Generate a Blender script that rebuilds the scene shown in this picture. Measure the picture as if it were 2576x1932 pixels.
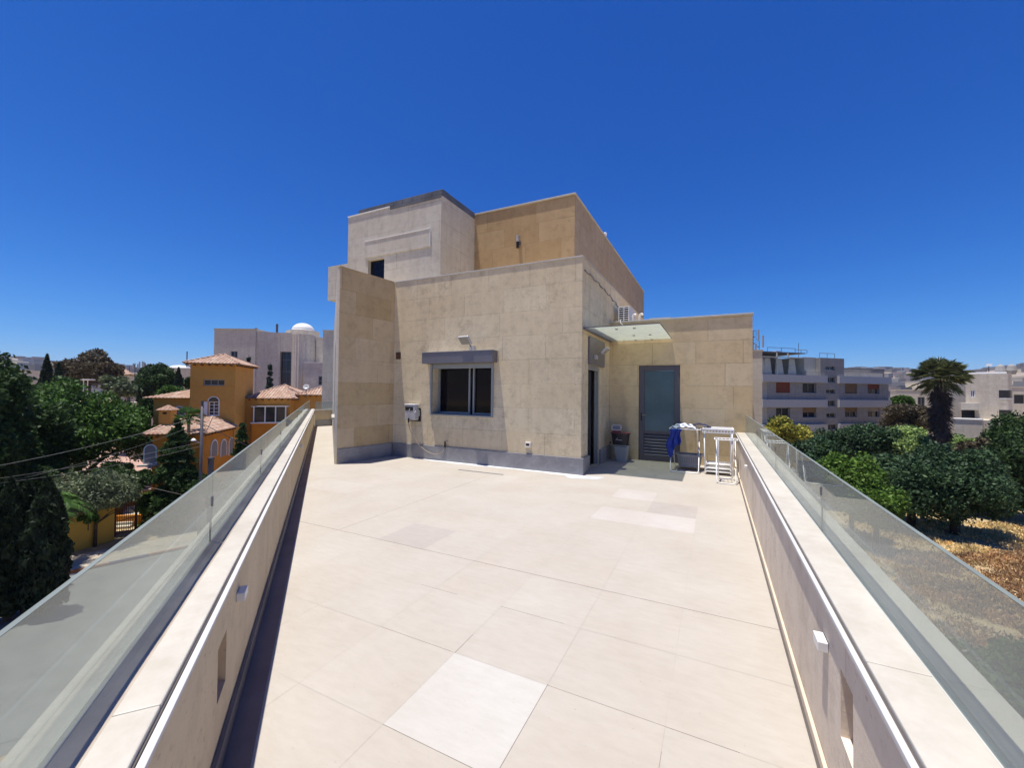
import bpy, math, random
import numpy as np
from mathutils import Vector, Matrix
R = math.radians
random.seed(7)
for o in list(bpy.data.objects): bpy.data.objects.remove(o)
sc = bpy.context.scene
col = sc.collection

# ------------------------------------------------------------ camera
H = 1.55
FW = Vector((-0.44394, 0.89588, 0.01791)).normalized()
RT = Vector((0.87064, 0.43122, 0.01064)).normalized()
UP = RT.cross(FW).normalized(); RT = FW.cross(UP).normalized()
cam = bpy.data.cameras.new('camera'); co = bpy.data.objects.new('camera', cam); col.objects.link(co)
co.matrix_world = Matrix(((RT.x, UP.x, -FW.x, 0), (RT.y, UP.y, -FW.y, 0), (RT.z, UP.z, -FW.z, H), (0, 0, 0, 1)))
cam.sensor_width = 36; cam.lens = 1029.2/2576*36; cam.clip_start = 0.02; cam.clip_end = 9000
sc.camera = co
# ------------------------------------------------------------ world + sun
SUN = Vector((-0.126, -0.098, 1)).normalized()      # towards the sun
w = bpy.data.worlds.new('World'); sc.world = w; w.use_nodes = True
nt = w.node_tree; nt.nodes.clear()
sky = nt.nodes.new('ShaderNodeTexSky'); sky.sky_type = 'NISHITA'; sky.sun_disc = False
sky.sun_elevation = math.asin(SUN.z); sky.sun_rotation = math.atan2(SUN.x, SUN.y)
sky.altitude = 900; sky.air_density = 1.0; sky.dust_density = 0.25; sky.ozone_density = 3.0
# deep clear-air blue: a per-channel response of the sky colour
sp_ = nt.nodes.new('ShaderNodeSeparateColor'); hs = nt.nodes.new('ShaderNodeCombineColor')
for k_, (g_, m_) in enumerate(((2.0, 0.047), (1.285, 0.224), (0.92, 0.73))):
    pw = nt.nodes.new('ShaderNodeMath'); pw.operation = 'POWER'; pw.inputs[1].default_value = g_
    ml = nt.nodes.new('ShaderNodeMath'); ml.operation = 'MULTIPLY'; ml.inputs[1].default_value = m_
    nt.links.new(sp_.outputs[k_], pw.inputs[0]); nt.links.new(pw.outputs[0], ml.inputs[0]); nt.links.new(ml.outputs[0], hs.inputs[k_])
bg = nt.nodes.new('ShaderNodeBackground'); bg.inputs[1].default_value = 0.134
wo = nt.nodes.new('ShaderNodeOutputWorld')
nt.links.new(sky.outputs[0], sp_.inputs[0]); nt.links.new(hs.outputs[0], bg.inputs[0]); nt.links.new(bg.outputs[0], wo.inputs[0])
sl = bpy.data.lights.new('sun', 'SUN'); sl.energy = 4.2; sl.angle = R(0.53); sl.color = (1, 0.94, 0.84)
so = bpy.data.objects.new('sun', sl); col.objects.link(so); so.rotation_euler = SUN.to_track_quat('Z', 'Y').to_euler(); so.location = (0, 0, 60)
sc.view_settings.view_transform = 'Standard'; sc.view_settings.look = 'None'
sc.view_settings.exposure = 0.6; sc.view_settings.gamma = 1; sc.view_settings.use_curve_mapping = False
sc.render.engine = 'CYCLES'
sc.cycles.max_bounces = 8; sc.cycles.transparent_max_bounces = 24; sc.cycles.diffuse_bounces = 4

def at(px, py, D):
    """world point seen at photo pixel (px,py), at plan depth D metres"""
    d = FW + RT*((px-1288)/1029.2) + UP*((966-py)/1029.2)
    f = Vector((FW.x, FW.y)).normalized()
    t = D/(d.x*f.x+d.y*f.y)
    return Vector((d.x*t, d.y*t, H+d.z*t))
def gpt(px, D, z=-8.0):
    p = at(px, 985, D); p.z = z; return p

# ------------------------------------------------------------ materials
def newmat(name):
    m = bpy.data.materials.new(name); m.use_nodes = True
    return m, m.node_tree, m.node_tree.nodes['Principled BSDF']
def N(nt, t, **kw):
    n = nt.nodes.new(t)
    for k, v in kw.items(): setattr(n, k, v)
    return n
def ramp(nt, src, stops, interp='LINEAR'):
    r = N(nt, 'ShaderNodeValToRGB'); r.color_ramp.interpolation = interp
    e = r.color_ramp.elements
    while len(e) < len(stops): e.new(0.5)
    for i, (p, c) in enumerate(stops):
        e[i].position = p; e[i].color = (*c, 1) if len(c) == 3 else c
    nt.links.new(src, r.inputs[0]); return r.outputs[0]
def noise(nt, vec, scale, detail=4, rough=0.55, dim='3D'):
    n = N(nt, 'ShaderNodeTexNoise'); n.inputs['Scale'].default_value = scale
    n.inputs['Detail'].default_value = detail; n.inputs['Roughness'].default_value = rough
    if vec is not None: nt.links.new(vec, n.inputs['Vector'])
    return n.outputs[0]
def mixc(nt, a, b, f, mode='MIX'):
    m = N(nt, 'ShaderNodeMix', data_type='RGBA', blend_type=mode)
    for s, v in ((0, f), (6, a), (7, b)):
        if isinstance(v, (int, float)): m.inputs[s].default_value = v
        elif isinstance(v, tuple): m.inputs[s].default_value = (*v, 1)
        else: nt.links.new(v, m.inputs[s])
    return m.outputs[2]
def bump(nt, bs, h, s=0.3, d=0.01):
    b = N(nt, 'ShaderNodeBump'); b.inputs['Strength'].default_value = s; b.inputs['Distance'].default_value = d
    nt.links.new(h, b.inputs['Height']); nt.links.new(b.outputs[0], bs.inputs['Normal'])
def coords(nt, kind='Object'):
    return N(nt, 'ShaderNodeTexCoord').outputs[kind]
def mapv(nt, vec, loc=(0,0,0), scl=(1,1,1), rot=(0,0,0)):
    m = N(nt, 'ShaderNodeMapping'); m.inputs[1].default_value = loc; m.inputs[2].default_value = rot; m.inputs[3].default_value = scl
    nt.links.new(vec, m.inputs[0]); return m.outputs[0]

def plain(name, c, rough=0.6, metal=0.0, var=0.12, scale=6.0, bmp=0.0, spec=0.5):
    m, nt, b = newmat(name)
    v = coords(nt)
    n = noise(nt, v, scale, 5)
    c0 = tuple(max(0, x*(1-var)) for x in c); c1 = tuple(min(1, x*(1+var)) for x in c)
    nt.links.new(ramp(nt, n, [(0.3, c0), (0.7, c1)]), b.inputs['Base Color'])
    b.inputs['Roughness'].default_value = rough; b.inputs['Metallic'].default_value = metal
    b.inputs['Specular IOR Level'].default_value = spec
    if bmp: bump(nt, b, noise(nt, v, scale*12, 3), bmp, 0.005)
    return m

def ashlar(name, c1, c2, smudge=0.25, row=0.4875, width=0.95, off=0.245, stain=0.35, pits=0.5, joint=0.006, dark=(0.16, 0.12, 0.08), bumps=0.5):
    m, nt, b = newmat(name)
    uv = coords(nt, 'UV')
    v = mapv(nt, uv, (0.37, off, 0))
    br = N(nt, 'ShaderNodeTexBrick'); br.offset = 0.37; br.offset_frequency = 2; br.squash = 1.45; br.squash_frequency = 3
    nt.links.new(v, br.inputs['Vector'])
    for k, val in (('Scale', 1.0), ('Mortar Size', joint), ('Mortar Smooth', 0.3), ('Bias', 0.0), ('Brick Width', width), ('Row Height', row)):
        br.inputs[k].default_value = val
    br.inputs['Color1'].default_value = (*c1, 1); br.inputs['Color2'].default_value = (*c2, 1)
    mid = tuple((a+bb)/2*0.62 for a, bb in zip(c1, c2)); br.inputs['Mortar'].default_value = (*mid, 1)
    # the joints show only here and there
    br2 = N(nt, 'ShaderNodeTexBrick'); br2.offset = 0.37; br2.offset_frequency = 2; br2.squash = 1.45; br2.squash_frequency = 3
    nt.links.new(v, br2.inputs['Vector'])
    for k, val in (('Scale', 1.0), ('Mortar Size', 0.0), ('Brick Width', width), ('Row Height', row)): br2.inputs[k].default_value = val
    br2.inputs['Color1'].default_value = (*c1, 1); br2.inputs['Color2'].default_value = (*c2, 1)
    o = coords(nt)
    jm = ramp(nt, noise(nt, o, 1.1, 2), [(0.38, (0.12,)*3), (0.62, (1,)*3)])
    base = mixc(nt, br2.outputs[0], br.outputs[0], jm)
    big = ramp(nt, noise(nt, o, 0.8, 6, 0.62), [(0.3, (0.80, 0.77, 0.73)), (0.68, (1.08, 1.08, 1.07))])
    base = mixc(nt, base, big, stain, 'MULTIPLY')
    med = ramp(nt, noise(nt, o, 5.5, 8, 0.7), [(0.28, (0.62, 0.60, 0.60)), (0.5, (1,)*3), (0.75, (1.1, 1.1, 1.08))])
    base = mixc(nt, base, med, 0.5, 'MULTIPLY')
    sm = ramp(nt, noise(nt, mapv(nt, o, (3, 1, 2)), 6.5, 5, 0.7), [(0.50, (1,)*3), (0.66, (0.66, 0.64, 0.63))])
    sp2 = ramp(nt, noise(nt, mapv(nt, o, (9, 4, 1)), 0.9, 2), [(0.40, (0,)*3), (0.62, (1,)*3)])
    sm_f = N(nt, 'ShaderNodeMath', operation='MULTIPLY'); nt.links.new(sp2, sm_f.inputs[0]); sm_f.inputs[1].default_value = smudge
    base = mixc(nt, base, mixc(nt, base, sm, 1.0, 'MULTIPLY'), sm_f.outputs[0])
    base = mixc(nt, base, ramp(nt, noise(nt, mapv(nt, o, scl=(1, 1, 0.10)), 3.2, 5, 0.6), [(0.3, (0.90, 0.885, 0.87)), (0.6, (1.03,)*3)]), 0.8, 'MULTIPLY')
    # fossil flecks and pits in patches
    fleck = noise(nt, mapv(nt, o, scl=(1, 1, 1.7)), 26, 4, 0.6)
    patch = ramp(nt, noise(nt, o, 1.6, 3), [(0.42, (0,)*3), (0.62, (1,)*3)])
    fm = ramp(nt, fleck, [(0.60, (0,)*3), (0.68, (1,)*3)])
    mul = N(nt, 'ShaderNodeMath', operation='MULTIPLY'); nt.links.new(fm, mul.inputs[0]); nt.links.new(patch, mul.inputs[1])
    mul2 = N(nt, 'ShaderNodeMath', operation='MULTIPLY'); nt.links.new(mul.outputs[0], mul2.inputs[0]); mul2.inputs[1].default_value = pits
    base = mixc(nt, base, dark, mul2.outputs[0])
    nt.links.new(base, b.inputs['Base Color'])
    b.inputs['Roughness'].default_value = 0.82; b.inputs['Specular IOR Level'].default_value = 0.25
    add = N(nt, 'ShaderNodeMath', operation='ADD'); nt.links.new(noise(nt, o, 40, 5, 0.65), add.inputs[0])
    inv = N(nt, 'ShaderNodeMath', operation='MULTIPLY_ADD'); nt.links.new(br.outputs['Fac'], inv.inputs[0]); inv.inputs[1].default_value = -2.0; inv.inputs[2].default_value = 0
    nt.links.new(inv.outputs[0], add.inputs[1]); bump(nt, b, add.outputs[0], bumps, 0.004)
    return m

M = {}
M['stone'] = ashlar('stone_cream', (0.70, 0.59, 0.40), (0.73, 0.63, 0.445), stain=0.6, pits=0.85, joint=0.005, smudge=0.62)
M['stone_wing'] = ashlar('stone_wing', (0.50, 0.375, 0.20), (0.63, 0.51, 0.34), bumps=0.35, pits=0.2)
M['stone_annex'] = ashlar('stone_annex', (0.61, 0.475, 0.28), (0.65, 0.545, 0.37), width=0.9, bumps=0.3, pits=0.25)
M['stone_gold'] = ashlar('stone_gold', (0.42, 0.29, 0.15), (0.47, 0.345, 0.20), off=0.1, pits=0.3)
M['stone_grey'] = ashlar('stone_grey', (0.55, 0.515, 0.44), (0.59, 0.56, 0.49), off=0.3, pits=0.12)
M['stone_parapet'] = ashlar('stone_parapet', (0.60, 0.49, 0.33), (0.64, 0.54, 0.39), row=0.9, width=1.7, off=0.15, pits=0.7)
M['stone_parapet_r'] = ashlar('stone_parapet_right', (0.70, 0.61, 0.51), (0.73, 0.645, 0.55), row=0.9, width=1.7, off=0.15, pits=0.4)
M['far_stone'] = ashlar('far_stone', (0.60, 0.54, 0.44), (0.65, 0.595, 0.50), row=0.3, width=0.6, off=0, pits=0.1)
M['apt_stone'] = ashlar('apartment_stone', (0.27, 0.265, 0.26), (0.30, 0.295, 0.29), row=0.25, width=0.5, off=0, pits=0.1)
M['apt_band'] = plain('apartment_band', (0.42, 0.42, 0.42), 0.7)
M['marble'] = None
m, nt, b = newmat('skirting_marble'); v = coords(nt)
wv = N(nt, 'ShaderNodeTexWave'); wv.inputs['Scale'].default_value = 2.2; wv.inputs['Distortion'].default_value = 9; wv.inputs['Detail'].default_value = 4; wv.inputs['Detail Scale'].default_value = 1.6
nt.links.new(mapv(nt, v, scl=(0.5, 0.5, 1.8)), wv.inputs[0])
c = mixc(nt, ramp(nt, noise(nt, v, 2.5, 6), [(0.3, (0.20, 0.195, 0.195)), (0.7, (0.34, 0.33, 0.325))]), ramp(nt, wv.outputs[0], [(0.0, (0.22, 0.23, 0.27)), (0.93, (0.24, 0.25, 0.29)), (1, (0.34, 0.35, 0.38))]), 0.35)
nt.links.new(c, b.inputs['Base Color']); b.inputs['Roughness'].default_value = 0.45
M['marble'] = m
# terrace tiles : tint per tile comes with the tile
m, nt, b = newmat('terrace_tile'); v = coords(nt)
at_ = N(nt, 'ShaderNodeAttribute', attribute_name='tint')
c = mixc(nt, at_.outputs['Color'], ramp(nt, noise(nt, v, 1.3, 5, 0.6), [(0.3, (0.93, 0.905, 0.875)), (0.7, (1.03, 1.03, 1.03))]), 1.0, 'MULTIPLY')
c = mixc(nt, c, ramp(nt, noise(nt, mapv(nt, v, scl=(1, 3, 1)), 7, 8, 0.7), [(0.25, (0.88, 0.87, 0.85)), (0.6, (1.02, 1.02, 1.02))]), 0.6, 'MULTIPLY')
c = mixc(nt, c, ramp(nt, noise(nt, v, 55, 2, 0.5), [(0.24, (0.55, 0.52, 0.5)), (0.30, (1,)*3)]), 0.35, 'MULTIPLY')
nt.links.new(c, b.inputs['Base Color']); b.inputs['Roughness'].default_value = 0.75; b.inputs['Specular IOR Level'].default_value = 0.15
bump(nt, b, noise(nt, v, 30, 4), 0.12, 0.003)
M['tile'] = m
M['grout'] = plain('grout', (0.36, 0.33, 0.30), 0.9, var=0.35, scale=4)
m, nt, b = newmat('coping_stone'); v = coords(nt)
c = mixc(nt, ramp(nt, noise(nt, v, 1.2, 6, 0.65), [(0.3, (0.46, 0.43, 0.375)), (0.7, (0.56, 0.54, 0.49))]), ramp(nt, noise(nt, v, 9, 6, 0.7), [(0.3, (0.86, 0.84, 0.8)), (0.65, (1.03,)*3)]), 0.8, 'MULTIPLY')
nt.links.new(c, b.inputs['Base Color']); b.inputs['Roughness'].default_value = 0.55; bump(nt, b, noise(nt, v, 60, 3), 0.15, 0.002)
M['coping'] = m
M['ledge'] = plain('coping_ledge', (0.55, 0.55, 0.55), 0.6, var=0.08)
M['sealant'] = plain('sealant_strip', (0.36, 0.31, 0.26), 0.7, var=0.25, scale=3, bmp=0.5)
M['shade'] = plain('shade_strip', (0.26, 0.185, 0.15), 0.8, var=0.2, scale=3)  # brown that deepens the left parapet's shadow band on the floor
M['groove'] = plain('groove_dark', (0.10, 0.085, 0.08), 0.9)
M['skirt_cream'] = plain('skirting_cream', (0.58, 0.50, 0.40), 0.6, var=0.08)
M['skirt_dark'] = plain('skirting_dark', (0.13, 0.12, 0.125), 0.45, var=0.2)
M['grey_metal'] = plain('grey_aluminium', (0.175, 0.17, 0.19), 0.4, 0.3, var=0.05)
M['frame_metal'] = plain('frame_aluminium', (0.30, 0.32, 0.33), 0.4, 0.3, var=0.06)
M['door_metal'] = plain('door_aluminium', (0.105, 0.10, 0.12), 0.45, 0.25, var=0.06)
M['black'] = plain('black_plastic', (0.012, 0.012, 0.014), 0.4)
M['membrane'] = plain('roof_membrane', (0.13, 0.135, 0.15), 0.6, 0.2, var=0.3, scale=2, bmp=0.4)
M['white_paint'] = plain('white_paint', (0.74, 0.73, 0.70), 0.5, var=0.06)
M['white_gloss'] = plain('white_enamel', (0.80, 0.80, 0.80), 0.3, var=0.05)
M['white_plastic'] = plain('grey_white_plastic', (0.46, 0.45, 0.44), 0.5, var=0.06)
M['ac_white'] = plain('ac_casing', (0.50, 0.52, 0.54), 0.5, var=0.06)
M['lamp_body'] = plain('floodlight_casing', (0.42, 0.42, 0.42), 0.4, var=0.05)
M['lamp_glass'] = plain('floodlight_glass', (0.30, 0.29, 0.26), 0.15, var=0.05)
M['hose'] = plain('garden_hose', (0.32, 0.27, 0.22), 0.5, var=0.15, scale=30)
M['basket_grey'] = plain('grey_basket', (0.27, 0.28, 0.31), 0.5)
M['bin_grey'] = plain('grey_bin', (0.36, 0.39, 0.38), 0.5, var=0.08)
M['bucket_black'] = plain('black_bucket', (0.02, 0.02, 0.028), 0.35)
M['pink'] = plain('pink_plastic', (0.28, 0.06, 0.07), 0.4)
M['pale_plastic'] = plain('pale_plastic', (0.62, 0.56, 0.58), 0.35)
M['blue_cloth'] = plain('blue_cloth', (0.015, 0.04, 0.28), 0.85, var=0.35, scale=9)
M['navy_cloth'] = plain('navy_cloth', (0.015, 0.018, 0.06), 0.9, var=0.3, scale=9)
m, nt, b = newmat('striped_towel'); v = coords(nt)
wv = N(nt, 'ShaderNodeTexWave'); wv.bands_direction = 'DIAGONAL'; wv.inputs['Scale'].default_value = 4.0; wv.inputs['Distortion'].default_value = 4; wv.inputs['Detail'].default_value = 2
nt.links.new(v, wv.inputs[0])
nt.links.new(ramp(nt, wv.outputs[0], [(0.70, (0.70, 0.74, 0.80)), (0.82, (0.08, 0.10, 0.22))]), b.inputs['Base Color']); b.inputs['Roughness'].default_value = 0.9
M['striped'] = m
m, nt, b = newmat('ochre_plaster'); v = coords(nt)
c = mixc(nt, ramp(nt, noise(nt, v, 0.35, 5), [(0.3, (0.56, 0.27, 0.05)), (0.7, (0.63, 0.33, 0.075))]), ramp(nt, noise(nt, v, 3, 8, 0.7), [(0.3, (0.84,)*3), (0.7, (1.06,)*3)]), 0.7, 'MULTIPLY')
nt.links.new(c, b.inputs['Base Color']); b.inputs['Roughness'].default_value = 0.9
M['ochre'] = m
M['orange'] = plain('orange_plaster', (0.56, 0.22, 0.02), 0.9, scale=1.2)
M['yellow_wall'] = plain('yellow_plaster', (0.52, 0.33, 0.06), 0.9, scale=0.7)
M['old_wood'] = plain('dark_wood', (0.10, 0.045, 0.025), 0.8)
m, nt, b = newmat('clay_tiles'); uv = coords(nt, 'UV')
br = N(nt, 'ShaderNodeTexBrick'); br.offset = 0.0; nt.links.new(uv, br.inputs[0])
for k, val in (('Scale', 1.0), ('Mortar Size', 0.018), ('Brick Width', 0.26), ('Row Height', 0.36), ('Mortar Smooth', 0.2)): br.inputs[k].default_value = val
br.inputs['Color1'].default_value = (0.38, 0.225, 0.155, 1); br.inputs['Color2'].default_value = (0.53, 0.405, 0.31, 1); br.inputs['Mortar'].default_value = (0.11, 0.06, 0.045, 1)
c = mixc(nt, br.outputs[0], ramp(nt, noise(nt, coords(nt), 2.0, 6, 0.7), [(0.3, (0.75, 0.72, 0.7)), (0.7, (1.12, 1.1, 1.1))]), 0.8, 'MULTIPLY')
nt.links.new(c, b.inputs['Base Color']); b.inputs['Roughness'].default_value = 0.85
M['clay'] = m
# dark window panes
def pane(name, c, rough=0.05, spec=0.6):
    m, nt, b = newmat(name); v = coords(nt)
    nt.links.new(ramp(nt, noise(nt, v, 1.5, 3), [(0.3, tuple(x*0.8 for x in c)), (0.7, tuple(x*1.2 for x in c))]), b.inputs['Base Color'])
    b.inputs['Roughness'].default_value = rough; b.inputs['Specular IOR Level'].default_value = spec
    return m
M['pane'] = pane('window_pane', (0.006, 0.006, 0.010), 0.06, 0.2)
M['pane_far'] = pane('far_pane', (0.02, 0.022, 0.03), 0.12, 0.5)
M['frosted'] = pane('frosted_pane', (0.075, 0.135, 0.165), 0.22, 0.45)
M['shutter_rust'] = plain('rust_shutter', (0.15, 0.035, 0.015), 0.8, scale=2)
M['shutter_tan'] = plain('tan_shutter', (0.16, 0.10, 0.05), 0.8, scale=2)
M['curtain'] = plain('pale_curtain', (0.27, 0.24, 0.22), 0.9, scale=2)
# balustrade glass, with a film of dust
def glassmat(name, tint, dust, dustc, refl=1.0):
    m = bpy.data.materials.new(name); m.use_nodes = True; nt = m.node_tree; nt.nodes.clear()
    out = N(nt, 'ShaderNodeOutputMaterial'); tr = N(nt, 'ShaderNodeBsdfTransparent'); tr.inputs[0].default_value = (*tint, 1)
    gl = N(nt, 'ShaderNodeBsdfGlossy'); gl.inputs['Roughness'].default_value = 0.012; gl.inputs[0].default_value = (0.92, 0.97, 0.95, 1)
    ge = N(nt, 'ShaderNodeNewGeometry'); ior = N(nt, 'ShaderNodeMath', operation='MULTIPLY_ADD'); nt.links.new(ge.outputs['Backfacing'], ior.inputs[0]); ior.inputs[1].default_value = 1/1.5-1.5; ior.inputs[2].default_value = 1.5
    fr = N(nt, 'ShaderNodeFresnel'); nt.links.new(ior.outputs[0], fr.inputs[0])
    ml = N(nt, 'ShaderNodeMath', operation='MULTIPLY', use_clamp=True); nt.links.new(fr.outputs[0], ml.inputs[0]); ml.inputs[1].default_value = refl
    m1 = N(nt, 'ShaderNodeMixShader'); nt.links.new(ml.outputs[0], m1.inputs[0]); nt.links.new(tr.outputs[0], m1.inputs[1]); nt.links.new(gl.outputs[0], m1.inputs[2])
    df = N(nt, 'ShaderNodeBsdfDiffuse'); df.inputs[0].default_value = (*dustc, 1)
    tl = N(nt, 'ShaderNodeBsdfTranslucent'); tl.inputs[0].default_value = (*dustc, 1)
    md = N(nt, 'ShaderNodeMixShader'); md.inputs[0].default_value = 0.5; nt.links.new(df.outputs[0], md.inputs[1]); nt.links.new(tl.outputs[0], md.inputs[2])
    v = coords(nt); dn = ramp(nt, noise(nt, v, 2.2, 7, 0.65), [(0.3, (dust*0.85,)*3), (0.7, (dust*1.15,)*3)])
    m2 = N(nt, 'ShaderNodeMixShader'); nt.links.new(dn, m2.inputs[0]); nt.links.new(m1.outputs[0], m2.inputs[1]); nt.links.new(md.outputs[0], m2.inputs[2])
    nt.links.new(m2.outputs[0], out.inputs[0]); return m
M['glass'] = glassmat('balustrade_glass', (0.88, 0.92, 0.89), 0.27, (0.50, 0.52, 0.475), 0.9)
M['canopy'] = glassmat('canopy_glass', (0.80, 0.85, 0.78), 0.42, (0.80, 0.84, 0.81), 0.6)

def leafmat(name, c1, c2, c3=None, tl=0.25):
    m, nt, b = newmat(name)
    g = N(nt, 'ShaderNodeNewGeometry')
    stops = [(0.0, c1), (0.6, c2), (1.0, c3 or tuple(x*1.3 for x in c2))]
    c = ramp(nt, g.outputs['Random Per Island'], stops)
    c = mixc(nt, c, ramp(nt, noise(nt, coords(nt), 0.9, 3), [(0.3, (0.5, 0.55, 0.55)), (0.7, (1.6, 1.5, 1.3))]), 0.9, 'MULTIPLY')
    nt.links.new(c, b.inputs['Base Color']); b.inputs['Roughness'].default_value = 0.6; b.inputs['Specular IOR Level'].default_value = 0.25
    t = N(nt, 'ShaderNodeBsdfTranslucent'); nt.links.new(c, t.inputs[0])
    mx = N(nt, 'ShaderNodeMixShader'); mx.inputs[0].default_value = tl
    out = nt.nodes['Material Output']; nt.links.new(b.outputs[0], mx.inputs[1]); nt.links.new(t.outputs[0], mx.inputs[2]); nt.links.new(mx.outputs[0], out.inputs[0])
    return m
M['leaf_dark'] = leafmat('leaves_dark', (0.017, 0.038, 0.014), (0.041, 0.080, 0.023))
M['leaf_mid'] = leafmat('leaves_mid', (0.026, 0.065, 0.014), (0.065, 0.138, 0.026))
M['leaf_bright'] = leafmat('leaves_bright', (0.035, 0.085, 0.012), (0.095, 0.175, 0.03))
M['leaf_ficus'] = leafmat('leaves_ficus', (0.020, 0.049, 0.026), (0.051, 0.099, 0.046))
M['leaf_olive'] = leafmat('leaves_olive', (0.065, 0.087, 0.051), (0.138, 0.174, 0.102))
M['leaf_cyp'] = leafmat('leaves_cypress', (0.009, 0.018, 0.011), (0.024, 0.042, 0.022))
M['leaf_brown'] = leafmat('leaves_brown', (0.051, 0.041, 0.029), (0.102, 0.087, 0.058))
M['leaf_yellow'] = leafmat('flowers_yellow', (0.06, 0.10, 0.02), (0.34, 0.32, 0.06), (0.50, 0.46, 0.10))
M['leaf_palegreen'] = leafmat('leaves_pale', (0.102, 0.174, 0.043), (0.275, 0.377, 0.145))
M['leaf_blue'] = leafmat('leaves_spruce', (0.022, 0.043, 0.038), (0.051, 0.087, 0.072))
M['leaf_palm'] = leafmat('leaves_palm', (0.06, 0.085, 0.04), (0.12, 0.15, 0.075), (0.27, 0.28, 0.12))
M['leaf_dead'] = leafmat('dead_fronds', (0.035, 0.028, 0.03), (0.075, 0.058, 0.05))
M['weeds'] = leafmat('dry_weeds', (0.26, 0.14, 0.075), (0.46, 0.29, 0.16), (0.62, 0.47, 0.27))
M['straw'] = leafmat('dry_grass_blades', (0.46, 0.35, 0.17), (0.62, 0.50, 0.28))
M['bark'] = plain('bark', (0.07, 0.05, 0.035), 0.9, var=0.4, scale=8)
# ground
m, nt, b = newmat('dry_ground'); v = coords(nt)
c = ramp(nt, noise(nt, v, 0.12, 6, 0.6), [(0.3, (0.36, 0.27, 0.16)), (0.55, (0.48, 0.37, 0.21)), (0.75, (0.38, 0.31, 0.18))])
c = mixc(nt, c, ramp(nt, noise(nt, v, 2.5, 8, 0.75), [(0.3, (0.6, 0.55, 0.5)), (0.7, (1.2, 1.2, 1.2))]), 0.8, 'MULTIPLY')
nt.links.new(c, b.inputs['Base Color']); b.inputs['Roughness'].default_value = 0.95; bump(nt, b, noise(nt, v, 4, 6), 0.6, 0.1)
M['ground'] = m
m, nt, b = newmat('hill_ground'); v = coords(nt)
c = ramp(nt, noise(nt, v, 0.012, 8, 0.7), [(0.35, (0.07, 0.07, 0.055)), (0.5, (0.20, 0.165, 0.12)), (0.62, (0.30, 0.25, 0.19))])
nt.links.new(c, b.inputs['Base Color']); b.inputs['Roughness'].default_value = 0.95
M['hill'] = m
M['road'] = plain('asphalt', (0.19, 0.19, 0.185), 0.9, var=0.15, scale=1.2, bmp=0.3)
M['pave'] = plain('pavement', (0.42, 0.36, 0.28), 0.85, var=0.12, scale=2)
M['court'] = plain('pink_paving', (0.42, 0.27, 0.21), 0.85, var=0.15, scale=2)
M['kerb_red'] = plain('kerb_rust', (0.36, 0.13, 0.05), 0.85); M['kerb_blue'] = plain('kerb_blue', (0.05, 0.04, 0.16), 0.85)
M['grass'] = leafmat('lawn_blades', (0.06, 0.13, 0.02), (0.14, 0.24, 0.04))
M['concrete'] = plain('concrete', (0.30, 0.29, 0.27), 0.9, var=0.15, scale=0.8)
M['cream'] = plain('cream_render', (0.50, 0.46, 0.38), 0.85, var=0.08, scale=0.5)
M['pole'] = plain('grey_pole', (0.07, 0.065, 0.08), 0.6, var=0.15)
M['wire'] = plain('cable', (0.16, 0.16, 0.16), 0.5)
M['red_roof'] = plain('far_red_roof', (0.36, 0.12, 0.08), 0.85)
M['gate'] = plain('gate_paint', (0.09, 0.02, 0.03), 0.5)
M['panel'] = plain('pale_panels', (0.44, 0.45, 0.40), 0.8, var=0.1)

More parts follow.
